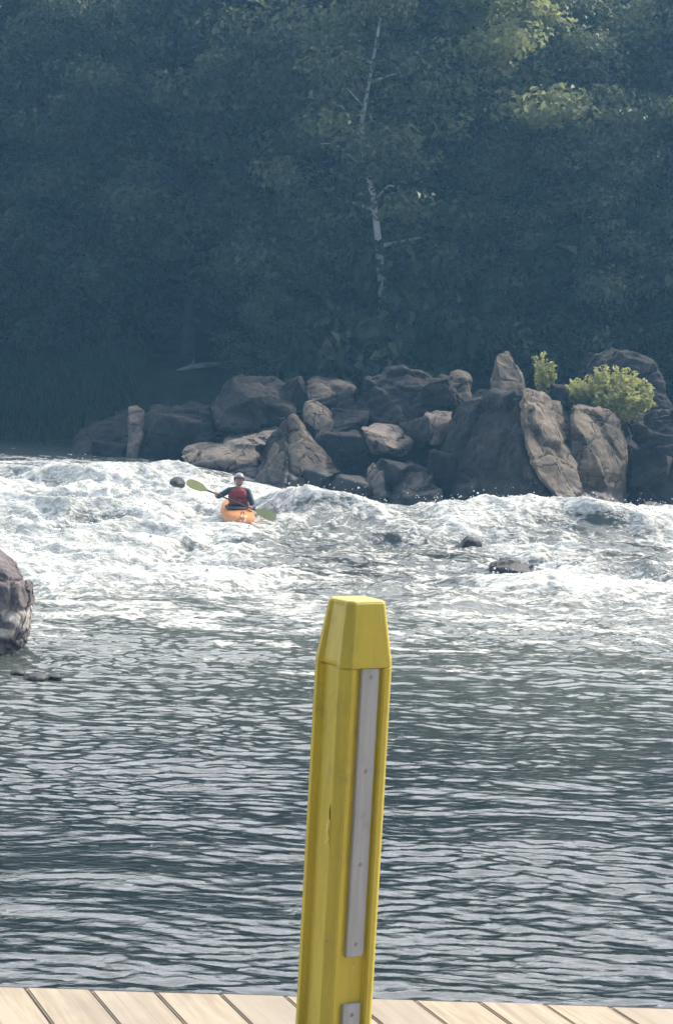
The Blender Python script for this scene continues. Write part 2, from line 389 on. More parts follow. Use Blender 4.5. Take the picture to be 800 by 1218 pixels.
def tree_meshes(name, seed, H, R, low=0.12, nclump=85, per=125, leaf=0.30, r0=0.28, pts=None, shape=1.0):
    rng = np.random.default_rng(seed)
    if pts is None: pts = trunk_pts(rng, H, (rng.normal() * 0.03, rng.normal() * 0.03), 0.5)
    bm = bmesh.new()
    tube(bm, pts, [r0 * (1.25 if i == 0 else 1) * (1 - 0.93 * (i / (len(pts) - 1)) ** 0.9) + 0.01 for i in range(len(pts))], 9)
    cl = []; nl = max(8, nclump // 5)
    for k in range(nl):
        t = low + 0.05 + (0.93 - low) * (k + rng.random()) / nl
        ang = k * 2.4 + rng.normal() * 0.4
        prof = math.sin(math.pi * min(1, (0.10 + 0.9 * (t - low) / (1 - low))) ** (0.75 * shape)) ** 0.7
        L = R * prof * (0.65 + 0.55 * rng.random())
        p0 = at_t(pts, t); d = Vector((math.cos(ang), math.sin(ang), 0))
        up = 0.25 + 0.5 * t
        q = [p0, p0 + d * L * 0.35 + Vector((0, 0, L * 0.22 * up)), p0 + d * L * 0.7 + Vector((0, 0, L * 0.42 * up)), p0 + d * L * 0.98 + Vector((0, 0, L * 0.35 * up))]
        br = r0 * 0.38 * (1 - t) + 0.03
        tube(bm, q, [br, br * 0.7, br * 0.45, br * 0.15], 5)
        for j in range(max(1, nclump // nl)):
            u = 0.35 + 0.7 * rng.random(); side = Vector((-d.y, d.x, 0)) * rng.normal() * L * 0.25
            c = p0 + d * L * u + side + Vector((0, 0, L * 0.3 * up + rng.normal() * 0.5))
            s = (0.55 + 0.75 * rng.random()) * (0.6 + 0.09 * R)
            cl.append((tuple(c), (s * 1.25, s * 1.25, s * 0.62), int(per * (0.5 + rng.random()))))
    top = pts[-1]
    for j in range(4): cl.append(((top.x + rng.normal() * 0.5, top.y + rng.normal() * 0.5, top.z - 0.4 + rng.random() * 0.7), (0.9, 0.9, 0.6), per))
    LV, LF = leaves(rng, cl, leaf)
    return bm_mesh(bm, name + '_trunk', True), np_mesh(name + '_crown', LV, LF)

PROTO = [tree_meshes('tall_tree', 1, 25, 6.0, 0.02, 165, 240, 0.31), tree_meshes('broad_tree', 2, 23, 7.0, 0.03, 180, 240, 0.32),
         tree_meshes('slim_tree', 3, 27, 4.8, 0.02, 150, 240, 0.30), tree_meshes('loose_tree', 4, 24, 6.2, 0.05, 130, 240, 0.31)]
TREE_LABEL = 'tall dark leafy tree merging into the shaded bluish forest wall'
TREE_GROUP = 'shaded trees of the forest on the far bank'
def put_tree(proto, x, y, s, rz, label, group=None, name='tree', leafm=None, cat='tree', sink=0.2):
    r = empty(name, (x, y, float(hill_z(x, y)) - sink)); r.rotation_euler.z = rz; r.scale = (s, s, s)
    link('trunk', proto[0], M_BARK, r); c = link('crown', proto[1], M_LEAF if not proto[1].materials else None, r)
    if not proto[1].materials: proto[1].materials.append(M_LEAF)
    c.material_slots[0].link = 'OBJECT'; c.material_slots[0].material = leafm or M_LEAF
    return tag(r, label, cat, group)
LITTREES = [(P(572, 60, 62.6).x, 62.6), (P(478, 60, 64).x, 64.0)]; SH_ = (math.sin(rad(SUN_AZ)), math.cos(rad(SUN_AZ)))
rows = [(68.0, 4.4, 0.64), (72.5, 4.6, 0.68), (78, 4.8, 0.74), (84, 5.0, 0.80), (92, 5.5, 0.82), (101, 6.0, 0.84)]
tr = random.Random(5); nth = 0
for ri, (y0, sp, sc) in enumerate(rows):
    half = 17 + y0 * 0.06
    xa, xb = -half - 6, half + 16
    x = xa + (ri % 2) * sp * 0.5
    while x < xb:
        xx = x + tr.uniform(-1.2, 1.2); yy = y0 + tr.uniform(-1.6, 1.6); s = sc * tr.uniform(0.88, 1.12)
        if ri == 0 and (3.0 < xx < 7.5 or -0.5 < xx < 2.2): x += sp; nth += 1; continue
        for lx0, ly0 in LITTREES:           # leave the sun its way down to the crowns it lights
            u_ = (xx - lx0) * SH_[0] + (yy - ly0) * SH_[1]; w_ = abs((xx - lx0) * SH_[1] - (yy - ly0) * SH_[0])
            if u_ > 1.0 and w_ < 5.5: s = min(s, max(0.30, (6.5 + math.tan(rad(SUN_EL)) * (u_ - 3.0)) / 25))
        lm_ = M_LEAFR if ri >= 1 and tr.random() < 0.55 else M_LEAFM if tr.random() < ((0.6 if xx > -2.5 else 0.2) + 0.12 * ri) else (M_LEAFB if tr.random() < 0.5 else M_LEAF)  # paler leaves on back rows paint in the brighter light higher up
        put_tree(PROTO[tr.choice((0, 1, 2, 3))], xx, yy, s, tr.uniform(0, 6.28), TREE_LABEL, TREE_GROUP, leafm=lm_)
        x += sp; nth += 1
# outer flanks of the wood, to left and right of the picture
for x0, x1, st in ((-62, -24, 6.5), (36, 74, 6.5)):
    x = x0
    while x < x1:
        for y0 in (69, 80):
            put_tree(PROTO[tr.randrange(4)], x + tr.uniform(-1.5, 1.5), y0 + tr.uniform(-2, 2), tr.uniform(0.65, 0.75), tr.uniform(0, 6.28), TREE_LABEL, TREE_GROUP)
        x += st
# pale-trunked tree
D = 60.2
raw = [(457, 470), (455, 400), (454, 340), (450, 290), (444, 235), (433, 190), (430, 145), (440, 90), (455, 5), (458, -120)]
base = P(457, 470, D); bz = float(hill_z(base.x, D)) - 0.3
pp = [P(px, py, D) - Vector((base.x, D, bz)) for px, py in raw]; pp[0].z = 0
pm = tree_meshes('pale_tree', 11, 20, 2.7, 0.27, 66, 100, 0.22, 0.155, pp)
pt = empty('tree', (base.x, D, bz)); link('trunk', pm[0], M_PALE, pt); link('crown', pm[1], M_LEAFM, pt)
tag(pt, 'slender tree with a bent pale trunk standing out from the dark forest', 'tree')
# rounder trees standing forward of the wall of the wood
rt = tree_meshes('round_tree', 41, 12.5, 4.2, 0.10, 110, 220, 0.21, 0.2, None, 0.8)
for px, d_, s_, lm_, lab in ((385, 64.4, 1.08, M_LEAFR, 'rounded grey green tree standing forward of the forest left of the pale trunk'),
                        (345, 62.2, 0.44, M_LEAFR, 'small light green tree low in the forest left of the pale trunk'),
                        (585, 63.0, 0.62, M_LEAFR, 'rounded hazy tree above the pointed rock, forward of the forest wall'),
                        (520, 65.4, 1.02, M_LEAFM, 'broad hazy tree right of the pale trunk, forward of the forest wall'),
                        (700, 63.5, 0.84, M_LEAFR, 'rounded hazy tree behind the yellow green bush, forward of the forest wall'),
                        (800, 65.2, 0.98, M_LEAFM, 'tall rounded tree at the right edge of the forest'),
                        (650, 66.0, 0.95, M_LEAFM, 'tall hazy tree beneath the sunlit crown at upper right'),
                        (90, 65.5, 0.92, M_LEAFB, 'rounded dark tree at the left end of the forest wall'),
                        (225, 65.2, 1.05, M_LEAFM, 'rounded hazy tree above the pale log in the left half of the forest')):
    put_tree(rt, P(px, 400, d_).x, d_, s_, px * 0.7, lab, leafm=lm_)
# sunlit tree, upper right
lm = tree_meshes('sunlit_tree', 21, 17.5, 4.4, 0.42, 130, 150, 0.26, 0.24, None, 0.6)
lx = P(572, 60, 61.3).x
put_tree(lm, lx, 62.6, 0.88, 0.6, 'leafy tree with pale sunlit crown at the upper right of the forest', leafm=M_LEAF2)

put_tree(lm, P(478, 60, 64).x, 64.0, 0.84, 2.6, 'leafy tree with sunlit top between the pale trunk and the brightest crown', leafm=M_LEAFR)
def shrub_mesh(name, seed, H, R, n, per, leaf):
    rng = np.random.default_rng(seed); bm = bmesh.new(); cl = []
    for k in range(n):
        a = rng.random() * 6.28; rr = R * math.sqrt(rng.random()); h = H * (0.35 + 0.65 * rng.random()) * (1 - 0.4 * (rr / R) ** 2)
        tip = Vector((math.cos(a) * rr, math.sin(a) * rr, h))
        tube(bm, [(0.1 * math.cos(a), 0.1 * math.sin(a), -0.3), tip * 0.55 + Vector((0, 0, 0.1 * h)), tip], [0.035, 0.02, 0.008], 5)
        cl.append((tuple(tip), (0.55, 0.55, 0.4), per)); cl.append((tuple(tip * 0.6), (0.5, 0.5, 0.4), per // 2))
    LV, LF = leaves(rng, cl, leaf)
    return bm_mesh(bm, name + '_stem'), np_mesh(name + '_foliage', LV, LF)
SH = [shrub_mesh('shrub', 31, 3.0, 1.8, 26, 70, 0.24), shrub_mesh('shrub', 32, 2.2, 2.0, 24, 70, 0.22)]
x = -40.0
while x < 48:
    q = x if x < 4 else x - 44
    xx = q * (1.0 if x < 4 else 1.0) + 18 * 0 + tr.uniform(-0.7, 0.7)
    if x < 4: xx = -20 + (x + 40) * 1.0
    else: xx = -20 + (x - 4) * 1.0
    left = xx < -5.5
    yy = (65.0 if left else 60.5) + tr.uniform(-0.8, 1.6) + (0 if x < 4 else 5.0); p = SH[tr.randrange(2)]; s = tr.uniform(0.8, 1.35) * (1 if x < 4 else 1.7)
    if -7.2 < xx < -2.6 and yy < 68: x += 1.9; continue
    o = empty('shrub', (xx, yy, float(hill_z(xx, yy)) - 0.1)); o.rotation_euler.z = tr.uniform(0, 6); o.scale = (s, s, s)
    link('stem', p[0], M_BARK, o); link('foliage', p[1], M_LEAF, o)
    tag(o, 'dark shrub at the foot of the shaded forest behind the rocks', 'shrub', 'dark shrubs along the foot of the forest')
    x += 1.9
for px, d_, s_, lab in ((452, 58.9, 1.5, 'tall dark shrub hiding the foot of the pale bent trunk'),):
    xx = P(px, 440, d_).x; o = empty('shrub', (xx, d_, float(hill_z(xx, d_)) - 0.1)); o.scale = (s_, s_, s_ * 1.5)
    link('stem', SH[0][0], None, o); link('foliage', SH[0][1], None, o); tag(o, lab, 'shrub')
# grass of the left bank: tufts nobody could count
rng = np.random.default_rng(77); n = 16000
gx = rng.uniform(-19, -6.4, n); gy = rng.uniform(59.5, 66.5, n); gz = hill_z(gx, gy); k = gz > 0.95; gx, gy, gz = gx[k], gy[k], gz[k]; n = len(gx)
a = rng.uniform(0, 6.28, n); h = rng.uniform(0.2, 0.6, n); w = 0.03; lx_, ly_ = np.cos(a), np.sin(a); be = rng.uniform(0.05, 0.3, n)
p0 = np.stack([gx - w * ly_, gy + w * lx_, gz - 0.05], 1); p1 = np.stack([gx + w * ly_, gy - w * lx_, gz - 0.05], 1)
p2 = np.stack([gx + be * lx_ + .012 * ly_, gy + be * ly_ - .012 * lx_, gz + h], 1); p3 = np.stack([gx + be * lx_ - .012 * ly_, gy + be * ly_ + .012 * lx_, gz + h], 1)
gme = np_mesh('bank_grass', np.stack([p0, p1, p2, p3], 1).reshape(-1, 3), np.arange(n * 4).reshape(n, 4))
tag(link('bank_grass', gme, m_leaf('grass_blades', (0.03, 0.05, 0.015), (0.07, 0.11, 0.03), 0.2)), 'dark green grass growing on the left far bank', 'grass', kind='stuff')

# ------------------------------------------------------------------ rocks
def voxel_rock(name, hulls, voxel, disp=0.10, smooth=4, seed=0, scale=1.0, origin=None, crack=0.05):
    """hulls: lists of world points; each becomes a convex block, the blocks fuse into one rock."""
    bm = bmesh.new()
    for pts in hulls:
        vs = [bm.verts.new(Vector(p)) for p in pts]
        res = bmesh.ops.convex_hull(bm, input=vs)
        junk = [g for g in res['geom_interior'] + res['geom_unused'] if isinstance(g, bmesh.types.BMVert)]
        if junk: bmesh.ops.delete(bm, geom=list(set(junk)), context='VERTS')
    me = bm_mesh(bm, name); o = link('rock_source', me)
    m = o.modifiers.new('r', 'REMESH'); m.mode = 'VOXEL'; m.voxel_size = voxel
    me = evaluated(o, name)
    bm = bmesh.new(); bm.from_mesh(me)
    for _ in range(smooth): bmesh.ops.smooth_vert(bm, verts=bm.verts, factor=0.5, use_axis_x=True, use_axis_y=True, use_axis_z=True)
    bm.normal_update()
    off = Vector((seed * 13.7, seed * 7.1, seed * 3.3)); mv = []
    for v in bm.verts:
        p = v.co / scale
        q = p + off
        d = mnoise.fractal(q * 0.9, 0.9, 2.0, 5) * 1.0
        ridged = abs(mnoise.noise(q * 1.1 + Vector((9, 2, 5)))) - 0.25
        cell = mnoise.voronoi(q * Vector((0.8, 0.8, 1.15)) + Vector((d, d, d)) * 0.12)[0]
        gap = cell[1] - cell[0]
        fine = mnoise.fractal(q * 5.0, 0.8, 2.1, 4)
        amt = disp * (0.55 * d + 0.55 * ridged + 0.30 * fine) - crack * max(0, 1 - gap / 0.09)
        # planar chips: terrace the displacement of each cell
        for nv, fr_, am in (((0.35, -0.2, 0.91), 1.5, 0.9), ((0.85, 0.4, 0.30), 1.05, 0.8), ((-0.3, 0.5, 0.8), 3.4, 0.35)):
            ph_ = q.dot(Vector(nv)) * fr_ + 0.55 * mnoise.noise(q * 0.7 + Vector((3, 8, 1)) * fr_)
            k_ = ph_ - math.floor(ph_)
            amt += disp * am * ((k_ / 0.86 if k_ < 0.86 else (1 - k_) / 0.14) - 0.5) * (0.35 + 0.65 * max(0, mnoise.noise(q * 0.6 + Vector((1, 5, 9)) * fr_) + 0.4))
        amt += disp * 1.1 * (mnoise.cell(Vector(mnoise.voronoi(q * Vector((0.8, 0.8, 1.15)))[1][0]) * 3.1) - 0.5)
        mv.append(v.co + v.normal * amt * scale)
    for v, c in zip(bm.verts, mv): v.co = c
    if origin is not None:
        for v in bm.verts: v.co -= origin
    me2 = bm_mesh(bm, name, True)
    return me2
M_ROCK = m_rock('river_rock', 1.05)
M_ROCK_SHADE = m_rock('shaded_river_rock', 1.05, ((0.007, 0.006, 0.007), (0.020, 0.017, 0.017), (0.075, 0.060, 0.050)))  # darker copy of the river rock, shade put into its colour
M_ROCK_LIT = m_rock('sunlit_river_rock', 0.95, ((0.07, 0.055, 0.045), (0.26, 0.205, 0.16), (0.38, 0.31, 0.24)))  # paler copy of the river rock, sunlight put into its colour
def boulder(label, *blocks, mat=None, voxel=0.055, disp=0.10, seed=1, smooth=0, name='boulder', crack=0.05):
    hulls = []
    for blk in blocks: hulls.append([P(*p) for p in blk])
    allp = [p for h in hulls for p in h]
    c = sum(allp, Vector()) / len(allp); c.z = min(p.z for p in allp)
    me = voxel_rock(name, hulls, voxel, disp, smooth, seed, 1.0, c, crack)
    return tag(link(name, me, mat or M_ROCK, None, c), label, 'boulder')

# the great split boulder on the right, and the slab broken from it
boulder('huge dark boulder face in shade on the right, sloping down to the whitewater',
        [(614, 466, 47.0), (618, 530, 45.8), (634, 566, 45.3), (690, 640, 44.9), (546, 472, 49.4), (520, 540, 49.2), (498, 640, 48.6), (600, 650, 46.0), (560, 500, 48.0), (570, 466, 51), (610, 470, 51), (520, 600, 51), (650, 640, 50)], mat=M_ROCK_SHADE, seed=33, disp=0.11)  # shaded side as its own block, shade painted by the darker rock
boulder('largest sunlit brown rock face, left of the deep crack on the right',
        [(620, 463, 46.4), (623, 530, 45.3), (640, 565, 44.9), (700, 635, 44.5),
         (670, 474, 49.0), (673, 556, 47.9), (684, 600, 47.2), (700, 640, 46.8), (625, 464, 50.8), (662, 470, 50.8), (640, 600, 50), (690, 600, 51)], seed=3, disp=0.085, crack=0.07)
boulder('tall sunlit slab right of the deep crack in the largest boulder',
        [(678, 480, 47.6), (677, 556, 46.9), (735, 488, 49.2), (746, 540, 48.7), (748, 568, 48.2), (716, 560, 46.9), (690, 478, 50.5), (738, 490, 51.5), (748, 640, 51), (700, 600, 51), (690, 570, 47.4), (747, 640, 48.6)],
        [(682, 572, 46.6), (694, 600, 45.9), (738, 614, 46.4), (744, 600, 47.2), (745, 650, 46.8), (700, 650, 46.0), (700, 575, 48.5), (744, 580, 49.5), (740, 650, 49.5)], seed=8, disp=0.06, crack=0.05)
boulder('pointed sunlit rock standing above the largest boulder',
        [(588, 418, 50.2), (603, 414, 50.4), (620, 436, 50.0), (628, 470, 49.6), (584, 470, 49.6), (582, 440, 50.4), (600, 480, 49.0), (604, 418, 51.5), (624, 470, 52), (586, 470, 52)], seed=4, disp=0.05)
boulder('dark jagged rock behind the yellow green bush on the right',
        [(690, 440, 52.5), (705, 418, 52.6), (735, 412, 52.8), (770, 424, 52.6), (792, 450, 52.4), (797, 500, 52), (690, 500, 51.8), (740, 500, 51), (700, 420, 55), (785, 440, 55), (790, 520, 55), (690, 520, 55)], mat=M_ROCK_SHADE, seed=5, disp=0.14)
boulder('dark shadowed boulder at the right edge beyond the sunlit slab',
        [(742, 500, 50.5), (775, 488, 50.5), (830, 480, 51), (860, 520, 50), (840, 640, 49), (745, 640, 49), (760, 560, 49.2), (750, 500, 54), (850, 490, 54), (850, 640, 54), (745, 640, 54)], mat=M_ROCK_SHADE, seed=6, disp=0.13)
boulder('small low rock at the foot of the shadowed boulder by the right edge',
        [(758, 600, 46.5), (772, 594, 46.6), (792, 600, 46.4), (802, 630, 46), (752, 630, 46), (775, 630, 45.4), (765, 598, 48), (795, 604, 48), (800, 630, 48), (755, 630, 48)], seed=7, disp=0.06)
# middle jumble
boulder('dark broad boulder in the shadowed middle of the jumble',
        [(430, 455, 52), (470, 440, 52.4), (520, 448, 52), (555, 470, 51), (545, 600, 49), (470, 620, 48.6), (400, 615, 49.4), (395, 520, 51.2), (440, 450, 55.5), (540, 455, 55.5), (550, 600, 55), (390, 600, 55)], mat=M_ROCK_SHADE, seed=9, disp=0.16)
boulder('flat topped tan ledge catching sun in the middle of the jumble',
        [(428, 508, 50.2), (446, 500, 50.9), (478, 506, 50.8), (492, 524, 50.0), (470, 534, 49.2), (436, 520, 49.4), (442, 540, 49.6), (484, 542, 49.7), (440, 520, 52.5), (490, 524, 52.5), (470, 548, 52)], mat=M_ROCK_LIT, seed=10, disp=0.05)
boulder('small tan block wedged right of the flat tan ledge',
        [(503, 490, 50.2), (520, 485, 50.6), (540, 488, 50.4), (536, 500, 49.6), (508, 508, 49.6), (510, 530, 49.4), (535, 530, 49.6), (505, 490, 52), (540, 490, 52), (520, 530, 52)], mat=M_ROCK_LIT, seed=11, disp=0.04)
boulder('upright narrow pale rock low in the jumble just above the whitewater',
        [(434, 556, 48.4), (444, 547, 48.6), (456, 560, 48.2), (461, 590, 47.8), (448, 612, 47.5), (430, 590, 48.0), (436, 556, 49.8), (460, 570, 49.8), (456, 612, 49.6), (430, 612, 49.6)], mat=M_ROCK_LIT, seed=12, disp=0.04)
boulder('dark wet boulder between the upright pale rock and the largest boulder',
        [(462, 560, 48.6), (490, 550, 48.8), (518, 560, 48.2), (525, 625, 47), (455, 625, 47), (485, 590, 47.0), (470, 555, 51), (515, 560, 51), (520, 620, 51), (455, 620, 51)], mat=M_ROCK_SHADE, seed=13, disp=0.10)
boulder('small sunlit rock on the skyline left of the pointed rock',
        [(535, 444, 52), (548, 440, 52.2), (558, 452, 51.8), (562, 476, 51.4), (532, 478, 51.2), (538, 442, 53.5), (560, 450, 53.5), (562, 480, 53.5), (532, 480, 53.5)], seed=14, disp=0.05)
boulder('low grey rock on the skyline in the middle of the jumble',
        [(462, 440, 53.5), (482, 437, 53.8), (512, 455, 53.2), (516, 470, 52.8), (460, 470, 52.8), (466, 440, 55), (510, 450, 55), (515, 474, 55), (460, 474, 55)], seed=15, disp=0.06)
# left half
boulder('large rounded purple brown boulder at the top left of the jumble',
        [(250, 480, 53.4), (258, 460, 53.8), (285, 446, 54), (330, 445, 54), (352, 458, 53.6), (358, 486, 52.8), (345, 505, 52.2), (290, 512, 52), (255, 508, 52.4), (300, 470, 52.4), (270, 452, 57), (345, 455, 57), (350, 520, 57), (252, 520, 57)], mat=M_ROCK_SHADE, seed=16, disp=0.10, smooth=8)
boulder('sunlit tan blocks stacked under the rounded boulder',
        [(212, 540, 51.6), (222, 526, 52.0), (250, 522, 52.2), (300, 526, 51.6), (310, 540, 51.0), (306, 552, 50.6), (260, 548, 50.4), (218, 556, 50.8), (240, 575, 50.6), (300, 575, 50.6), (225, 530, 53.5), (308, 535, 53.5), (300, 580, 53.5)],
        [(262, 520, 52.2), (285, 506, 52.8), (325, 500, 52.8), (334, 508, 52.2), (318, 530, 51.4), (280, 528, 51.2), (270, 520, 54), (330, 505, 54), (325, 545, 54), (280, 545, 54)], mat=M_ROCK_LIT, seed=17, disp=0.07)
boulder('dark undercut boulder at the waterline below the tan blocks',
        [(235, 555, 50.8), (280, 550, 50.6), (318, 555, 50.2), (322, 620, 49), (240, 600, 49.8), (280, 600, 49.4), (240, 555, 53), (320, 555, 53), (320, 610, 53), (235, 610, 53)], mat=M_ROCK_SHADE, seed=18, disp=0.09)
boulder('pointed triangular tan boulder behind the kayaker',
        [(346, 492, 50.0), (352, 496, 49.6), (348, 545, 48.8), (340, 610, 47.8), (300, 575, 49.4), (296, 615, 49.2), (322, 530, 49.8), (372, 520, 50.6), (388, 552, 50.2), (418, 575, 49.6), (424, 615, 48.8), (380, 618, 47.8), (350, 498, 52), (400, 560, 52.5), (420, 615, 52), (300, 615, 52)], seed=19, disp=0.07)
boulder('steep dark shaded face left of the triangular tan rock, behind the kayaker',
        [(342, 496, 49.9), (344, 545, 48.6), (338, 612, 47.6), (318, 520, 50.0), (300, 570, 49.6), (290, 618, 49.2), (330, 560, 48.8), (340, 500, 51.5), (300, 580, 51.5), (338, 615, 51)], mat=M_ROCK_SHADE, seed=34, disp=0.07)  # shaded side of the triangular rock, its shade put into the rock colour
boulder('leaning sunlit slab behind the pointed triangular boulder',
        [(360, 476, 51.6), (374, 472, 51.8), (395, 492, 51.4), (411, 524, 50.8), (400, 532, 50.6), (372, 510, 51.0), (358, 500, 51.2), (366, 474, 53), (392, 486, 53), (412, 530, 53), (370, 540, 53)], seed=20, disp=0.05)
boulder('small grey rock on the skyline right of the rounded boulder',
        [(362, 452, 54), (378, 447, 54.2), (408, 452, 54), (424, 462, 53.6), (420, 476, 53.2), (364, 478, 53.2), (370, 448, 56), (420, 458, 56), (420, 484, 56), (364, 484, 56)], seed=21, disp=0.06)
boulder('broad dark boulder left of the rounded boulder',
        [(165, 500, 54.4), (185, 484, 54.8), (225, 478, 55), (250, 484, 54.6), (256, 530, 53.2), (235, 560, 52.6), (160, 560, 53), (190, 520, 53.2), (180, 484, 57.5), (250, 484, 57.5), (250, 560, 57.5), (165, 560, 57.5)], mat=M_ROCK_SHADE, seed=22, disp=0.10)
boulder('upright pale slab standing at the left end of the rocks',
        [(152, 484, 54.0), (162, 480, 54.2), (173, 488, 53.8), (171, 515, 53.4), (160, 552, 52.8), (151, 556, 52.9), (155, 520, 53.2), (156, 484, 55), (173, 490, 55), (168, 556, 55), (152, 556, 55)], mat=M_ROCK_LIT, seed=23, disp=0.04, voxel=0.05)
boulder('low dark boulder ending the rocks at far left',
        [(84, 530, 55.8), (100, 510, 56), (130, 494, 56), (156, 490, 55.8), (160, 556, 53.6), (90, 554, 54.4), (120, 520, 54.6), (100, 505, 58.5), (156, 490, 58.5), (160, 550, 58.5), (84, 550, 58.5)], mat=M_ROCK_SHADE, seed=24, disp=0.10)
FILL = random.Random(12)
for k, (px, py, d_, w_) in enumerate(((405, 540, 50.4, 34), (520, 470, 51.4, 26), (495, 520, 50.2, 28), (420, 590, 48.4, 30), (530, 560, 48.9, 30), (475, 480, 51.6, 30), (345, 470, 53.6, 24),
                                      (300, 590, 49.2, 26), (462, 565, 48.9, 26), (385, 575, 49.0, 24), (415, 500, 51.4, 24), (205, 520, 53.2, 34), (130, 545, 54.0, 26), (660, 470, 50.6, 24), (770, 560, 49.0, 30), (500, 600, 47.2, 26), (395, 480, 52.8, 24))):
    ptsf = []
    tilt = FILL.uniform(-0.5, 0.5)
    for dx in (-1, 1):
        for dy in (-1, 1):
            for dd in (-0.5, 0.6):
                x_, y_ = dx * w_ * FILL.uniform(0.55, 1.0), dy * w_ * FILL.uniform(0.5, 0.9)
                ptsf.append((px + x_ * math.cos(tilt) - y_ * math.sin(tilt), py + x_ * math.sin(tilt) + y_ * math.cos(tilt), d_ + dd * FILL.uniform(0.7, 1.5)))
    for _ in range(7):
        ptsf.append((px + w_ * FILL.uniform(-1.15, 1.15), py + w_ * FILL.uniform(-1.0, 0.9), d_ + FILL.uniform(-1.0, 1.0)))
    ptsf = FILL.sample(ptsf, 11)
    o = boulder('dark angular block wedged into the shadowed rock jumble', ptsf, mat=M_ROCK_SHADE, seed=70 + k, disp=0.06)
    o['group'] = 'dark angular blocks wedged in the rock jumble'
# rocks in the rapids
M_WET = m_rock('wet_rock', 2.0, ((0.012, 0.011, 0.011), (0.04, 0.035, 0.033), (0.09, 0.078, 0.07)))
def lump(label, px, py, d, w, h, dep, mat, seed, name='rock', disp=0.05, voxel=0.035, dz=0.0):
    c = P(px, py, d); r = random.Random(seed)
    pts = []
    for k in range(26):
        a = r.uniform(0, 6.28); e = r.uniform(-0.5, 1.4)
        pts.append(c + Vector((math.cos(a) * math.cos(e) * w * r.uniform(.85, 1.05), math.sin(a) * math.cos(e) * dep * r.uniform(.85, 1.05), math.sin(e) * h)))
    base_ = Vector((c.x, c.y, c.z - 0.4 * h + dz))
    me = voxel_rock(name, [pts], voxel, disp, 3, seed, 1.0, base_, 0.02)
    return tag(link(name, me, mat, None, base_), label, 'rock')
lump('dark rounded rock breaking the foam low in the rapids right of the yellow post', 612, 682, 34.2, 0.74, 0.24, 0.45, M_WET, 41)
lump('dark wet rock at the crest of the standing wave above the rounded rock', 556, 652, 38.6, 0.36, 0.30, 0.3, M_WET, 42)
lump('small dark wet rock showing through the top of the right hand rapids', 618, 634, 41.0, 0.28, 0.22, 0.25, M_WET, 44)
lump('small dark wet rock beside the raised paddle blade', 211, 577, 43.5, 0.21, 0.15, 0.2, M_WET, 45, disp=0.10)
# foreground left
fr = G(-42, 780, 0.0)
r_ = random.Random(50); pts = []
prof = [(-0.4, 0.64), (0.1, 0.68), (0.45, 0.69), (0.8, 0.66), (1.05, 0.52), (1.22, 0.30), (1.28, 0.12)]
for z, rr in prof:
    for k in range(8):
        a = k * 0.785 + z; pts.append(fr + Vector((math.cos(a) * rr * r_.uniform(.92, 1.06), 0.7 + math.sin(a) * rr * r_.uniform(.9, 1.1), z)))
M_FR = m_rock('lichened_rock', 0.12, ((0.10, 0.085, 0.085), (0.23, 0.195, 0.19), (0.34, 0.29, 0.27)), lichen=True)
me = voxel_rock('boulder', [pts], 0.022, 0.085, 2, 51, 0.6, Vector((fr.x, fr.y + 0.7, -0.4)), 0.07)
tag(link('boulder', me, M_FR, None, Vector((fr.x, fr.y + 0.7, -0.4))), 'grey pink boulder with whitish band above the water at the left edge', 'boulder')
M_BLK = m_plain('black_wet_stone', (0.012, 0.011, 0.011), 0.55, 0.5, 9, 0.5)
for k, (px, py, w, h, lab) in enumerate([(22, 801, 0.11, 0.034, 'small black rock just breaking the water below the left boulder, highest of three'),
                                        (42, 807, 0.15, 0.036, 'widest of three small black rocks in the water below the left boulder'),
                                        (64, 805, 0.10, 0.028, 'small black rock farthest from the left edge below the boulder')]):
    g = G(px, py, 0.03)
    pts = [g + Vector((math.cos(a) * w * math.cos(e), math.sin(a) * w * 1.3 * math.cos(e), math.sin(e) * h * 2)) for a in np.arange(0, 6.2, 0.7) for e in (-0.6, 0.1, 0.7, 1.3)]
    me = voxel_rock('rock', [pts], 0.018, 0.02, 2, 60 + k, 0.5, g, 0.01)
    tag(link('rock', me, M_BLK, None, g), lab, 'rock')

# ------------------------------------------------------------------ plants and log among the rocks
def blade_bush(name, loc, seed, H, R, nstem, leaf, label, cat, mat, upright=False):
    rng = np.random.default_rng(seed); bm = bmesh.new(); cl = []
    for k in range(nstem):
        a = rng.random() * 6.28; rr = R * math.sqrt(rng.random())
        h = H * (0.55 + 0.5 * rng.random()) * (1 - (0 if upright else 0.45) * (rr / R) ** 2)
        tip = Vector((math.cos(a) * rr * 1.05, math.sin(a) * rr * 0.8, h))
        root = Vector((tip.x * 0.35, tip.y * 0.35, -0.1)); mid = root.lerp(tip, 0.55) + Vector((0, 0, 0.12 * h))
        tube(bm, [root, mid, tip], [0.012, 0.008, 0.003], 4)
        for t in np.linspace(0.3, 1.0, 7):
            q = root.lerp(mid, t * 1.6) if t < 0.62 else mid.lerp(tip, (t - 0.62) / 0.38)
            cl.append((tuple(q), (0.10, 0.10, 0.10), 9))
    LV, LF = leaves(rng, cl, leaf, 0.2, 0.38)
    o = empty(name, loc); link('stem', bm_mesh(bm, name + '_stem'), m_plain('green_stem', (0.10, 0.13, 0.04), 0.7), o)
    link('foliage', np_mesh(name + '_foliage', LV, LF), mat, o); return tag(o, label, cat)
M_BUSH = m_leaf('sunlit_bush_leaves', (0.32, 0.34, 0.10), (0.62, 0.61, 0.26), 0.55, 0.5, 0.0)
blade_bush('bush', P(722, 500, 50.2), 61, 1.35, 1.10, 120, 0.17, 'bright yellow green bush growing among the rocks at right', 'bush', M_BUSH)
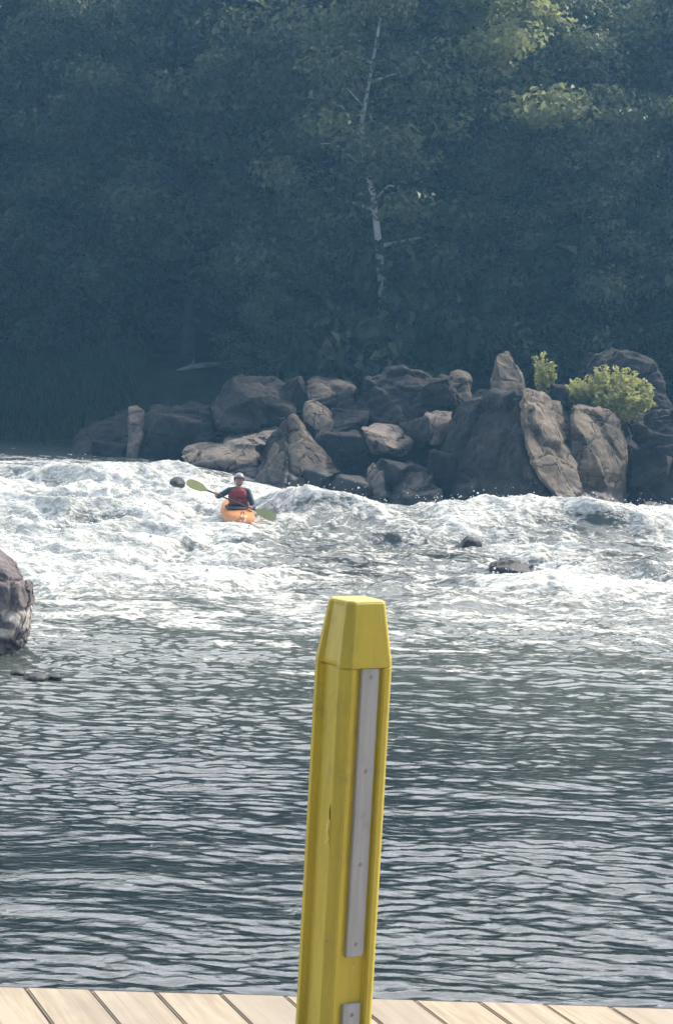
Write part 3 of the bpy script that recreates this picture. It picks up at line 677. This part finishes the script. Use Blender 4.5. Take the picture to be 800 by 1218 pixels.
blade_bush('plant', P(645, 478, 50.0), 64, 1.15, 0.30, 9, 0.13, 'slim upright green plant between the pointed rock and the bush', 'plant', M_BUSH, True)
bm = bmesh.new(); ld = 60.0
while ld < 72 and P(238, 436, ld).z > hill_z(P(238, 436, ld).x, ld) + 0.12: ld += 0.1
lp = [P(211, 441, ld), P(228, 436, ld - 0.1), P(246, 434, ld - 0.1), P(264, 433, ld)]; lc = lp[0].copy()
tube(bm, [p - lc for p in lp], [0.05, 0.08, 0.09, 0.07], 9); tube(bm, [lp[1] - lc, lp[1] - lc + Vector((0.1, -0.2, 0.25))], [0.05, 0.015], 6)
tag(link('driftwood_log', bm_mesh(bm, 'driftwood_log', True), m_plain('weathered_log', (0.24, 0.22, 0.19), 0.85, 0.4, 4, 0.4), None, lc), 'bare pale log lying on the dark bank above the left rocks', 'log')

# ------------------------------------------------------------------ kayak, paddler, paddle
KP = P(283, 604, 40.0)                                   # cockpit, at deck height
kz = KP.z - 0.30
kay = empty('kayak', (KP.x, KP.y, kz)); kay.rotation_euler = (rad(4), rad(-3), rad(8))
tag(kay, 'orange kayak coming bow first through the whitewater', 'kayak')
M_HULL = m_plain('orange_plastic', (0.74, 0.30, 0.10), 0.35, 0.12, 3, 0.05)
M_BLACK = m_plain('black_rubber', (0.02, 0.02, 0.022), 0.6)
def ksec(t):                                             # t -1 stern .. 1 bow (towards -Y)
    w = 0.335 * max(0.02, (1 - abs(t) ** 2.3)) ** 0.72; b0 = 0.02 + 0.20 * abs(t) ** 2.6; d0 = 0.30 + 0.06 * abs(t) ** 1.5 - 0.02 * t
    if abs(t) > 0.97: d0 = b0 + 0.06
    ring = []
    for k in range(20):
        a = 2 * math.pi * k / 20; ca, sa = math.cos(a), math.sin(a)
        xx = w * math.copysign(abs(ca) ** 0.75, ca); m = (d0 + b0) / 2
        zz = m + (d0 - b0) / 2 * math.copysign(abs(sa) ** (0.9 if sa > 0 else 0.7), sa)
        ring.append(Vector((xx, -t * 1.35, zz)))
    return ring
bm = bmesh.new(); rr = [[bm.verts.new(p) for p in ksec(t)] for t in np.linspace(-1, 1, 25)]
for a, c in zip(rr, rr[1:]):
    for k in range(20): bm.faces.new((a[k], a[(k + 1) % 20], c[(k + 1) % 20], c[k]))
bm.faces.new(rr[0]); bm.faces.new(rr[-1])
link('hull', bm_mesh(bm, 'hull', True), M_HULL, kay)
bm = bmesh.new(); ce = [Vector((0.235 * math.cos(a), 0.05 + 0.40 * math.sin(a), 0.325)) for a in np.linspace(0, 2 * math.pi, 25)]
tube(bm, ce, 0.018, 6, False); link('cockpit_rim', bm_mesh(bm, 'cockpit_rim', True), M_BLACK, kay)
bm = bmesh.new(); cen = bm.verts.new((0, 0.12, 0.40)); ring = [bm.verts.new(p) for p in ce[:-1]]
for k in range(24): bm.faces.new((cen, ring[k], ring[(k + 1) % 24]))
link('spray_skirt', bm_mesh(bm, 'spray_skirt', True), M_BLACK, kay)
bm = bmesh.new(); tube(bm, [(-0.03, -1.16, 0.34), (-0.02, -1.19, 0.39), (0.02, -1.19, 0.39), (0.03, -1.16, 0.34)], 0.010, 6)
link('grab_loop', bm_mesh(bm, 'grab_loop', True), M_BLACK, kay)

def skinned(name, verts, edges, radii, root=0, sub=2):
    me = bpy.data.meshes.new(name); me.from_pydata([tuple(v) for v in verts], edges, [])
    o = link('skin_source', me); o.modifiers.new('s', 'SKIN')
    for i, r in enumerate(radii):
        sv = me.skin_vertices[0].data[i]; sv.radius = (r, r) if not isinstance(r, tuple) else r; sv.use_root = (i == root)
    s = o.modifiers.new('d', 'SUBSURF'); s.levels = sub; s.render_levels = sub
    out = evaluated(o, name); out.polygons.foreach_set('use_smooth', [True] * len(out.polygons)); return out

seat = Vector((KP.x, KP.y + 0.10, kz + 0.12))
per = empty('person', seat)
tag(per, 'paddler in red life vest and grey helmet sitting in the orange kayak', 'person')
PA = P(246, 583, 39.62) - seat; PB = P(304, 607, 39.58) - seat          # blade throats
ax = (PB - PA).normalized()
HL = PA + ax * 0.20; HR = PB - ax * 0.12                                # hand grips (viewer's left and right)
SHL, SHR = Vector((-0.185, -0.03, 0.53)), Vector((0.185, -0.04, 0.52))
def elbow(s, h, out, down=0.16):
    m = (s + h) * 0.5; return m + Vector((out, 0.06, -down))
EL, ER = elbow(SHL, HL, -0.10, 0.10), elbow(SHR, HR, 0.10)
WL, WR = HL + (EL - HL).normalized() * 0.06, HR + (ER - HR).normalized() * 0.06
bv, be, br = [], [], []
def add(p, r, frm=None):
    bv.append(Vector(p)); br.append(r)
    if frm is not None: be.append((frm, len(bv) - 1))
    return len(bv) - 1
pel = add((0, 0, 0.08), 0.145); bel = add((0, -0.01, 0.24), 0.125, pel); che = add((0, -0.02, 0.42), 0.145, bel); upc = add((0, -0.02, 0.53), 0.105, che)
nek = add((0, -0.02, 0.62), 0.055, upc); hd0 = add((0, -0.03, 0.685), 0.068, nek); hd1 = add((0, -0.035, 0.745), 0.088, hd0); hd2 = add((0, -0.03, 0.81), 0.080, hd1)
for S0, E0, W0, H0 in ((SHL, EL, WL, HL), (SHR, ER, WR, HR)):
    a = add(S0, 0.062, upc); e_ = add(E0, 0.045, a); w_ = add(W0, 0.030, e_)
    add(W0.lerp(H0, 0.75) + Vector((0, -0.012, 0)), 0.034, w_)
for sx in (-1, 1):
    a = add((sx * 0.09, -0.10, 0.07), 0.080, pel); k_ = add((sx * 0.13, -0.42, 0.09), 0.055, a); add((sx * 0.10, -0.80, 0.06), 0.045, k_)
body = skinned('person_body', bv, be, br)
# face features and fingers fused into the one body mesh
bm = bmesh.new(); bm.from_mesh(body)
def blob(c, sc, seg=8):
    bmesh.ops.create_uvsphere(bm, u_segments=seg, v_segments=6, radius=1, matrix=Matrix.Translation(Vector(c)) @ Matrix.Diagonal((*sc, 1)))
blob((0, -0.125, 0.735), (0.014, 0.022, 0.024)); blob((-0.088, -0.03, 0.74), (0.014, 0.024, 0.034)); blob((0.088, -0.03, 0.74), (0.014, 0.024, 0.034))
blob((0, -0.106, 0.693), (0.028, 0.014, 0.007)); blob((0, -0.088, 0.660), (0.03, 0.024, 0.02))
for sx in (-1, 1): blob((sx * 0.032, -0.112, 0.762), (0.013, 0.009, 0.007))
fwd = Vector((0, -1, 0)); fwd = (fwd - ax * fwd.dot(ax)).normalized(); upv = ax.cross(fwd).normalized()
if upv.z < 0: upv = -upv
for H0, sg in ((HL, -1), (HR, 1)):
    for k, ln in enumerate((0.92, 1.0, 0.96, 0.8)):
        o_ = H0 + ax * ((k - 1.5) * 0.021); R_ = 0.027
        tube(bm, [o_ + upv * (0.006) - fwd * 0.01 + upv * R_ , o_ + upv * R_ * 1.05 + fwd * 0.012, o_ + fwd * R_ * 1.15 + upv * 0.008, o_ + fwd * R_ * 0.8 - upv * 0.02 * ln], [0.0105, 0.010, 0.009, 0.0075], 6)
    o_ = H0 - ax * (sg * 0.035)
    tube(bm, [o_ - fwd * 0.022 + upv * 0.004, o_ - upv * 0.026 - ax * sg * 0.006, o_ + fwd * 0.018 - upv * 0.026], [0.013, 0.011, 0.008], 6)
bme = bm_mesh(bm, 'person_body', True)
M_SKIN = m_plain('skin', (0.42, 0.25, 0.18), 0.55, 0.08, 12, 0.03)
link('body', bme, M_SKIN, per)
# clothing
jk_v = [Vector((0, 0, 0.20)), Vector((0, -0.01, 0.32)), Vector((0, -0.02, 0.44)), Vector((0, -0.02, 0.54)), Vector((0, -0.02, 0.60)),
        SHL, SHL.lerp(EL, 0.5), EL, EL.lerp(WL, 0.92), SHR, SHR.lerp(ER, 0.5), ER, ER.lerp(WR, 0.92)]
jk = skinned('jacket', jk_v, [(0, 1), (1, 2), (2, 3), (3, 4), (3, 5), (5, 6), (6, 7), (7, 8), (3, 9), (9, 10), (10, 11), (11, 12)],
             [0.145, 0.145, 0.155, 0.12, 0.066, 0.076, 0.066, 0.058, 0.044, 0.076, 0.066, 0.058, 0.044])
link('jacket', jk, m_plain('navy_paddling_jacket', (0.035, 0.045, 0.075), 0.6), per)
# life vest: two front panels, back panel and shoulder straps, all wrapped round the chest
bm = bmesh.new()
def vest_ring(z, rx, ry, yo):
    return [Vector((rx * math.copysign(abs(math.cos(a)) ** 0.8, math.cos(a)), yo + ry * math.copysign(abs(math.sin(a)) ** 0.8, math.sin(a)), z)) for a in np.linspace(0, 2 * math.pi, 29)[:-1]]
vr = [vest_ring(*q) for q in ((0.19, 0.17, 0.15, -0.01), (0.20, 0.195, 0.175, -0.01), (0.32, 0.205, 0.185, -0.015), (0.44, 0.21, 0.19, -0.02), (0.52, 0.185, 0.17, -0.02), (0.575, 0.13, 0.12, -0.02), (0.585, 0.085, 0.085, -0.02))]
vv = [[bm.verts.new(p) for p in q] for q in vr]
for i, (a, c) in enumerate(zip(vv, vv[1:])):
    for k in range(28):
        ang = (k + 0.5) * 2 * math.pi / 28
        if i >= 3 and abs(math.cos(ang)) > 0.93 and i < 5: continue     # arm holes
        bm.faces.new((a[k], a[(k + 1) % 28], c[(k + 1) % 28], c[k]))
vest = link('life_vest', bm_mesh(bm, 'life_vest', True), m_plain('red_vest', (0.33, 0.035, 0.035), 0.7), per)
bm = bmesh.new()
for cx, cz, w_, h_ in ((0.0, 0.30, 0.22, 0.10),):
    m = Matrix.Translation((cx, -0.205, cz)) @ Matrix.Diagonal((w_, 0.05, h_, 1)); bmesh.ops.create_cube(bm, size=1, matrix=m)
bmesh.ops.bevel(bm, geom=bm.edges[:], offset=0.015, segments=2, affect='EDGES')
link('pocket', bm_mesh(bm, 'pocket', True), m_plain('dark_red_pocket', (0.25, 0.03, 0.03), 0.7), vest)
bm = bmesh.new()
for zz in (0.245, 0.40):
    tube(bm, [p * 1.0 for p in vest_ring(zz, 0.212, 0.195, -0.018)] + [vest_ring(zz, 0.212, 0.195, -0.018)[0]], 0.010, 5, False)
link('strap', bm_mesh(bm, 'strap', True), M_BLACK, vest)
bm = bmesh.new(); bmesh.ops.create_uvsphere(bm, u_segments=24, v_segments=16, radius=1, matrix=Matrix.Translation((0, -0.02, 0.775)) @ Matrix.Diagonal((0.112, 0.128, 0.118, 1)))
kill = [v for v in bm.verts if (v.co.z < 0.79 and v.co.y < -0.055) or v.co.z < 0.715]
bmesh.ops.delete(bm, geom=kill, context='VERTS'); bmesh.ops.solidify(bm, geom=bm.faces[:], thickness=0.010)
hl = link('helmet', bm_mesh(bm, 'helmet', True), m_plain('pale_helmet', (0.36, 0.33, 0.34), 0.35, 0.1), per)
bm = bmesh.new(); tube(bm, [Vector((0.108 * math.sin(a), -0.02 - 0.128 * math.cos(a) - 0.02, 0.795)) for a in np.linspace(-1.1, 1.1, 9)], 0.012, 6)
link('visor', bm_mesh(bm, 'visor', True), M_BLACK, hl)
bm = bmesh.new(); tube(bm, [(-0.095, -0.04, 0.73), (-0.07, -0.075, 0.665), (0, -0.095, 0.638), (0.07, -0.075, 0.665), (0.095, -0.04, 0.73)], 0.008, 5)
link('chin_strap', bm_mesh(bm, 'chin_strap', True), M_BLACK, hl)
# paddle
pc = (PA + PB) * 0.5
pad = empty('paddle', seat + pc)
tag(pad, 'double bladed paddle with yellow green blades held by the kayaker', 'paddle')
bm = bmesh.new(); tube(bm, [PA - pc, PB - pc], 0.016, 10); link('shaft', bm_mesh(bm, 'shaft', True), M_BLACK, pad)
M_BLADE = m_plain('yellow_green_blade', (0.40, 0.44, 0.20), 0.4, 0.1)
for end, dr, tw in ((PA - pc, -ax, 0.4), (PB - pc, ax, -0.5)):
    side = (upv * math.cos(tw) + fwd * math.sin(tw)).normalized(); nn = dr.cross(side).normalized(); bm = bmesh.new(); fr_, bk_ = [], []
    prof = [(0, 0.016), (0.06, 0.045), (0.14, 0.088), (0.26, 0.105), (0.36, 0.100), (0.43, 0.075), (0.46, 0.03)]
    outl = [(u, w_) for u, w_ in prof] + [(u, -w_) for u, w_ in prof[::-1]]
    for u, w_ in outl:
        c0 = end + dr * (u - 0.02) + side * w_ + nn * (0.02 * math.sin(u / 0.46 * 3.14))
        fr_.append(bm.verts.new(c0 + nn * 0.008)); bk_.append(bm.verts.new(c0 - nn * 0.008))
    L = len(outl)
    for k in range(6):
        j = L - 1 - k
        bm.faces.new((fr_[k], fr_[k + 1], fr_[j - 1], fr_[j])); bm.faces.new((bk_[k], bk_[j], bk_[j - 1], bk_[k + 1]))
    for k in range(L): bm.faces.new((fr_[k], fr_[(k + 1) % L], bk_[(k + 1) % L], bk_[k]))
    link('blade', bm_mesh(bm, 'blade'), M_BLADE, pad)

# ------------------------------------------------------------------ spray thrown from the crests
rng = np.random.default_rng(99)
cand_x = rng.uniform(-9, 9, 40000); cand_y = rng.uniform(31.5, 46.5, 40000)
ch, cf, _ = water_fields(cand_x[None].astype(np.float32), cand_y[None].astype(np.float32)); ch = ch[0]; cf = cf[0]
lift = ch - base_level(cand_x, cand_y)
ok = (cf > 0.7) & (lift > 0.20); idx = np.where(ok)[0][:2600]
ico = bmesh.new(); bmesh.ops.create_icosphere(ico, subdivisions=1, radius=1); iv = np.array([v.co[:] for v in ico.verts]); ico.verts.index_update()
jf = np.array([[v.index for v in f.verts] for f in ico.faces]); ico.free()
VV, FF = [], []
for q, i in enumerate(idx):
    r0 = rng.uniform(0.004, 0.016) if rng.random() < 0.9 else rng.uniform(0.015, 0.028)
    c = np.array([cand_x[i] + rng.normal() * 0.08, cand_y[i] + rng.normal() * 0.08, ch[i] + abs(rng.normal()) * 0.11])
    VV.append(c + iv * r0 * np.array([1.2, 1, 1])); FF.append(jf + q * len(iv))
sp = np_mesh('spray', np.concatenate(VV), np.concatenate(FF), True)
tag(link('spray', sp, m_plain('white_spray', (0.82, 0.83, 0.82), 0.4, 0.05)), 'white droplets of spray above the rapids', 'spray', kind='stuff')

# ------------------------------------------------------------------ deck
DZ = CAM_Z - 1.60
eL, eR = G(0, 1174, DZ), G(800, 1200, DZ)
ed = (eR - eL).normalized()
sdv = ((G(30, 1174, DZ) - G(82, 1218, DZ)).normalized() + (G(585, 1192, DZ) - G(612, 1218, DZ)).normalized()).normalized()   # plank direction, away from us
sp_e = (G(735, 1198, DZ) - G(30, 1175, DZ)).length / 9.15
M_DECK = None
b = NB('weathered_planks'); g = b.n('ShaderNodeNewGeometry'); tc = b.coord()
rot = b.n('ShaderNodeMapping'); ang = math.atan2(sdv.x, sdv.y); rot.inputs['Rotation'].default_value = (0, 0, ang); b.l(tc, rot.inputs[0])
st = b.n('ShaderNodeMapping'); st.inputs['Scale'].default_value = (34, 2.2, 10); b.l(rot.outputs[0], st.inputs[0])
addv = b.n('ShaderNodeVectorMath', operation='ADD'); b.l(st.outputs[0], addv.inputs[0]); cmb = b.n('ShaderNodeCombineXYZ'); b.l(b.math('MULTIPLY', g.outputs['Random Per Island'], 57.0), cmb.inputs[0]); b.l(b.math('MULTIPLY', g.outputs['Random Per Island'], 31.0), cmb.inputs[1]); b.l(cmb.outputs[0], addv.inputs[1])
gr = b.noise(1.0, 6, 0.65, addv.outputs[0], 0.8); blot = b.noise(3.0, 4, 0.6, tc)
col = b.ramp(gr, [(0.28, (0.24, 0.18, 0.12)), (0.5, (0.37, 0.30, 0.205)), (0.75, (0.46, 0.39, 0.29))])
col = b.mix(b.rng(g.outputs['Random Per Island'], 0, 1, 0, 0.65), col, (0.30, 0.255, 0.20))
col = b.mix(b.rng(blot, 0.46, 0.72, 0, 0.5), col, (0.25, 0.21, 0.17))
M_DECK = b.set(Base_Color=col, Roughness=0.75, Normal=b.bump(gr, 0.35, 0.004))
bm = bmesh.new(); gap = 0.0045 / max(0.3, abs(ed.cross(sdv).z))
for k in range(-26, 30):
    a0 = G(30, 1175, DZ) + ed * (k * sp_e + gap / 2); a1 = a0 + ed * (sp_e - gap)
    jig = RNG.uniform(-0.004, 0.004)
    q = [a0 + sdv * jig, a1 + sdv * jig, a1 - sdv * 7.0, a0 - sdv * 7.0]; dzz = RNG.uniform(-0.0015, 0.0015)
    top = [bm.verts.new((p.x, p.y, DZ + dzz)) for p in q]; bot = [bm.verts.new((p.x, p.y, DZ - 0.035)) for p in q]
    bm.faces.new(top); bm.faces.new(bot[::-1])
    for i in range(4): bm.faces.new((top[i], bot[i], bot[(i + 1) % 4], top[(i + 1) % 4]))
bmesh.ops.recalc_face_normals(bm, faces=bm.faces)
bmesh.ops.bevel(bm, geom=[e for e in bm.edges if all(v.co.z > DZ - 0.01 for v in e.verts)], offset=0.004, segments=2, affect='EDGES')
dk = tag(link('wooden_deck', bm_mesh(bm, 'wooden_deck'), M_DECK), kind='structure')
bm = bmesh.new(); nrm_ = Vector((-ed.y, ed.x, 0))
def beam(c0, c1, w, z0, z1):
    d_ = (c1 - c0).normalized(); s_ = Vector((-d_.y, d_.x, 0)) * w * 0.5
    v = [bm.verts.new((p.x, p.y, z)) for z in (z0, z1) for p in (c0 - s_, c1 - s_, c1 + s_, c0 + s_)]
    for f in ((0, 1, 2, 3), (4, 7, 6, 5), (0, 4, 5, 1), (1, 5, 6, 2), (2, 6, 7, 3), (3, 7, 4, 0)): bm.faces.new([v[i] for i in f])
mid_e = (eL + eR) * 0.5
A_, B_ = mid_e - ed * 5.5, mid_e + ed * 5.5
fas = len(bm.faces)
beam(A_ + nrm_ * 0.030, B_ + nrm_ * 0.030, 0.045, DZ - 0.24, DZ - 0.016)
for off in (0.6, 2.2, 3.8): beam(A_ - nrm_ * off, B_ - nrm_ * off, 0.09, DZ - 0.25, DZ - 0.037)
for s_ in (-4, 0, 4):
    for off in (0.75, 3.95):
        c0 = mid_e + ed * s_ - nrm_ * off; beam(c0 - ed * 0.1, c0 + ed * 0.1, 0.2, -1.85, DZ - 0.252)
link('substructure', bm_mesh(bm, 'substructure'), m_plain('dark_timber', (0.03, 0.024, 0.02), 0.8), dk)  # one dark tone for edge board, beams and piles

# ------------------------------------------------------------------ yellow post
PD = 4.60
pb = G(394, 1256, DZ); top_w = P(424.5, 712, PD + (pb.y - PD))
axis_ = (top_w - pb); HP = axis_.length
post = empty('bollard', pb)
q0 = axis_.normalized().to_track_quat('Z', 'Y')
# turn about its own axis so that one corner points nearly at the camera
zax = axis_.normalized(); xa = Vector((math.cos(rad(33)), math.sin(rad(33)), 0)); xa = (xa - zax * xa.dot(zax)).normalized(); ya = zax.cross(xa)
post.matrix_world = Matrix.Translation(pb) @ Matrix((xa, ya, zax)).transposed().to_4x4()
tag(post, 'yellow plastic bollard with sloped cap and grey strips rising from the wooden deck', 'bollard')
b = NB('yellow_plastic'); tc = b.coord()
sc_ = b.n('ShaderNodeMapping'); sc_.inputs['Scale'].default_value = (14, 14, 1.2); b.l(tc, sc_.inputs[0])
stn = b.noise(2.0, 6, 0.65, sc_.outputs[0], 0.4); blt = b.noise(7, 5, 0.65, tc)
col = b.mix(b.rng(stn, 0.42, 0.75, 0, 0.5), (0.60, 0.475, 0.055), (0.40, 0.305, 0.04))
col = b.mix(b.rng(blt, 0.52, 0.74, 0, 0.6), col, (0.27, 0.22, 0.07))
sc2 = b.n('ShaderNodeMapping'); sc2.inputs['Scale'].default_value = (90, 90, 5); sc2.inputs['Rotation'].default_value = (0.12, 0.08, 0); b.l(tc, sc2.inputs[0])
scr = b.noise(1.3, 4, 0.6, sc2.outputs[0]); col = b.mix(b.rng(scr, 0.63, 0.70, 0, 0.55), col, (0.66, 0.58, 0.24))
spk = b.noise(60, 3, 0.6, tc); col = b.mix(b.rng(spk, 0.68, 0.76, 0, 0.5), col, (0.16, 0.10, 0.03))
M_YEL = b.set(Base_Color=col, Roughness=0.42, Normal=b.bump(blt, 0.15, 0.006, b.bump(b.noise(160, 2, 0.5, tc), 0.12, 0.001)))
A0, CH = 0.0715, 0.019                   # half width across flats, chamfer leg
PW, PDp = 0.034, 0.014                    # half width and depth of the panel sunk into each face
def post_ring(s, z, sunk=1.0, only=None):
    """one quarter (face looking -Y) then turned: chamfer corner, flange, step, panel, step, flange"""
    q = []
    a, c = A0 * s, CH * s
    prof = [(-(a - c), -a), (-PW * s - 0.004, -a), (-PW * s, -a + PDp * sunk), (PW * s, -a + PDp * sunk), (PW * s + 0.004, -a), ((a - c), -a)]
    for r in range(4):
        cr, sr = math.cos(r * math.pi / 2), math.sin(r * math.pi / 2)
        pr = prof
        if only is not None and r != only: pr = [(x, -a if abs(x) <= PW * s + 1e-6 else y) for x, y in prof]
        q += [(x * cr - y * sr, x * sr + y * cr, z) for x, y in pr]
    return q
def loft(rings, name):
    bm = bmesh.new(); R = [[bm.verts.new(p) for p in r] for r in rings]; n = len(R[0])
    for a, c in zip(R, R[1:]):
        for k in range(n): bm.faces.new((a[k], a[(k + 1) % n], c[(k + 1) % n], c[k]))
    bm.faces.new(R[0][::-1]); bm.faces.new(R[-1]); bmesh.ops.recalc_face_normals(bm, faces=bm.faces)
    bmesh.ops.bevel(bm, geom=[e for e in bm.edges if len(e.link_faces) == 2 and e.calc_face_angle(0) > 0.3], offset=0.0022, segments=2, affect='EDGES', clamp_overlap=True)
    return bm_mesh(bm, name)
ZS = HP - 0.152                            # shoulder
link('shaft', loft([post_ring(1, 0.0), post_ring(1, ZS)], 'shaft'), M_YEL, post)
link('cap', loft([post_ring(1.0, ZS + 0.0003, 1.0, 3), post_ring(0.995, ZS + 0.010, 0.6, 3), post_ring(0.75, HP - 0.012, 0.35, 3), post_ring(0.73, HP - 0.004, 0.0), post_ring(0.68, HP, 0.0)], 'cap'), M_YEL, post)
b = NB('grey_strip'); tc = b.coord(); st = b.n('ShaderNodeMapping'); st.inputs['Scale'].default_value = (40, 40, 3); b.l(tc, st.inputs[0])
f = b.noise(1.2, 5, 0.6, st.outputs[0]); f2 = b.noise(9, 5, 0.6, tc)
col = b.ramp(f, [(0.3, (0.34, 0.34, 0.345)), (0.7, (0.48, 0.48, 0.485))]); col = b.mix(b.rng(f2, 0.58, 0.75, 0, 0.5), col, (0.22, 0.17, 0.16))
M_GREY = b.set(Base_Color=col, Roughness=0.6, Normal=b.bump(f, 0.15, 0.003))
M_SCREW = m_plain('rusty_screw', (0.33, 0.31, 0.31), 0.7)
pim = post.matrix_world.inverted()
def strip_z(py):                           # height on the post of a photo row
    r = ray(430, py); return (pim @ (CAM_P + r * ((pb.y - 0.04) / r.y))).z
def strip(z0, z1, screws):
    bm = bmesh.new(); yf = -A0 + PDp
    m = Matrix.Translation((0.004, yf - 0.0045, (z0 + z1) / 2)) @ Matrix.Diagonal((0.048, 0.011, z1 - z0, 1)); bmesh.ops.create_cube(bm, size=1, matrix=m)
    bmesh.ops.bevel(bm, geom=bm.edges[:], offset=0.002, segments=2, affect='EDGES')
    s = link('grey_strip', bm_mesh(bm, 'grey_strip'), M_GREY, post)
    for z in screws:
        bm = bmesh.new(); bmesh.ops.create_cone(bm, cap_ends=True, segments=14, radius1=0.0055, radius2=0.004, depth=0.003, matrix=Matrix.Translation((0.006, yf - 0.0105, z)) @ Matrix.Rotation(rad(90), 4, 'X'))
        link('screw', bm_mesh(bm, 'screw'), M_SCREW, s)
strip(strip_z(1137), strip_z(793), [strip_z(804), strip_z(916), strip_z(1027), strip_z(1122)])
strip(0.002, strip_z(1193), [strip_z(1206)])
# chipped seam on the left face: a dark split with a yellow curl of plastic
zc = strip_z(985); bm = bmesh.new()
tube(bm, [(-A0 - 0.0005, -0.046, zc + 0.022), (-A0 - 0.003, -0.0465, zc + 0.012), (-A0 - 0.0045, -0.0445, zc - 0.004), (-A0 - 0.003, -0.0475, zc - 0.020), (-A0 - 0.004, -0.045, zc - 0.028), (-A0, -0.045, zc - 0.034)], [0.001, 0.0042, 0.0030, 0.0040, 0.0045, 0.001], 6)
link('torn_seam', bm_mesh(bm, 'torn_seam', True), m_plain('fresh_yellow_plastic', (0.80, 0.66, 0.14), 0.5), post)

bm = bmesh.new(); tube(bm, [(-A0 + 0.0005, -0.0455, zc + 0.062), (-A0 - 0.0004, -0.0450, zc + 0.045), (-A0 - 0.0004, -0.0462, zc + 0.024)], [0.0005, 0.0016, 0.0012], 5)
link('crack', bm_mesh(bm, 'crack'), M_BLACK, post)

# ------------------------------------------------------------------ haze
bm = bmesh.new(); z0, z1 = -2.8, 64.0
bmesh.ops.create_cube(bm, size=1, matrix=Matrix.Translation((0, 60, (z0 + z1) / 2)) @ Matrix.Diagonal((350, 370, z1 - z0, 1)))
hz = bpy.data.materials.new('haze_air'); hz.use_nodes = True; t = hz.node_tree; t.nodes.remove(t.nodes['Principled BSDF'])
pv = t.nodes.new('ShaderNodeVolumePrincipled'); pv.inputs['Color'].default_value = (0.27, 0.62, 1.0, 1); pv.inputs['Density'].default_value = 0.0012; pv.inputs['Anisotropy'].default_value = 0.25
t.links.new(pv.outputs[0], t.nodes['Material Output'].inputs['Volume'])
tag(link('haze', bm_mesh(bm, 'haze'), hz), 'bluish morning haze over the river and forest', 'haze', kind='stuff')
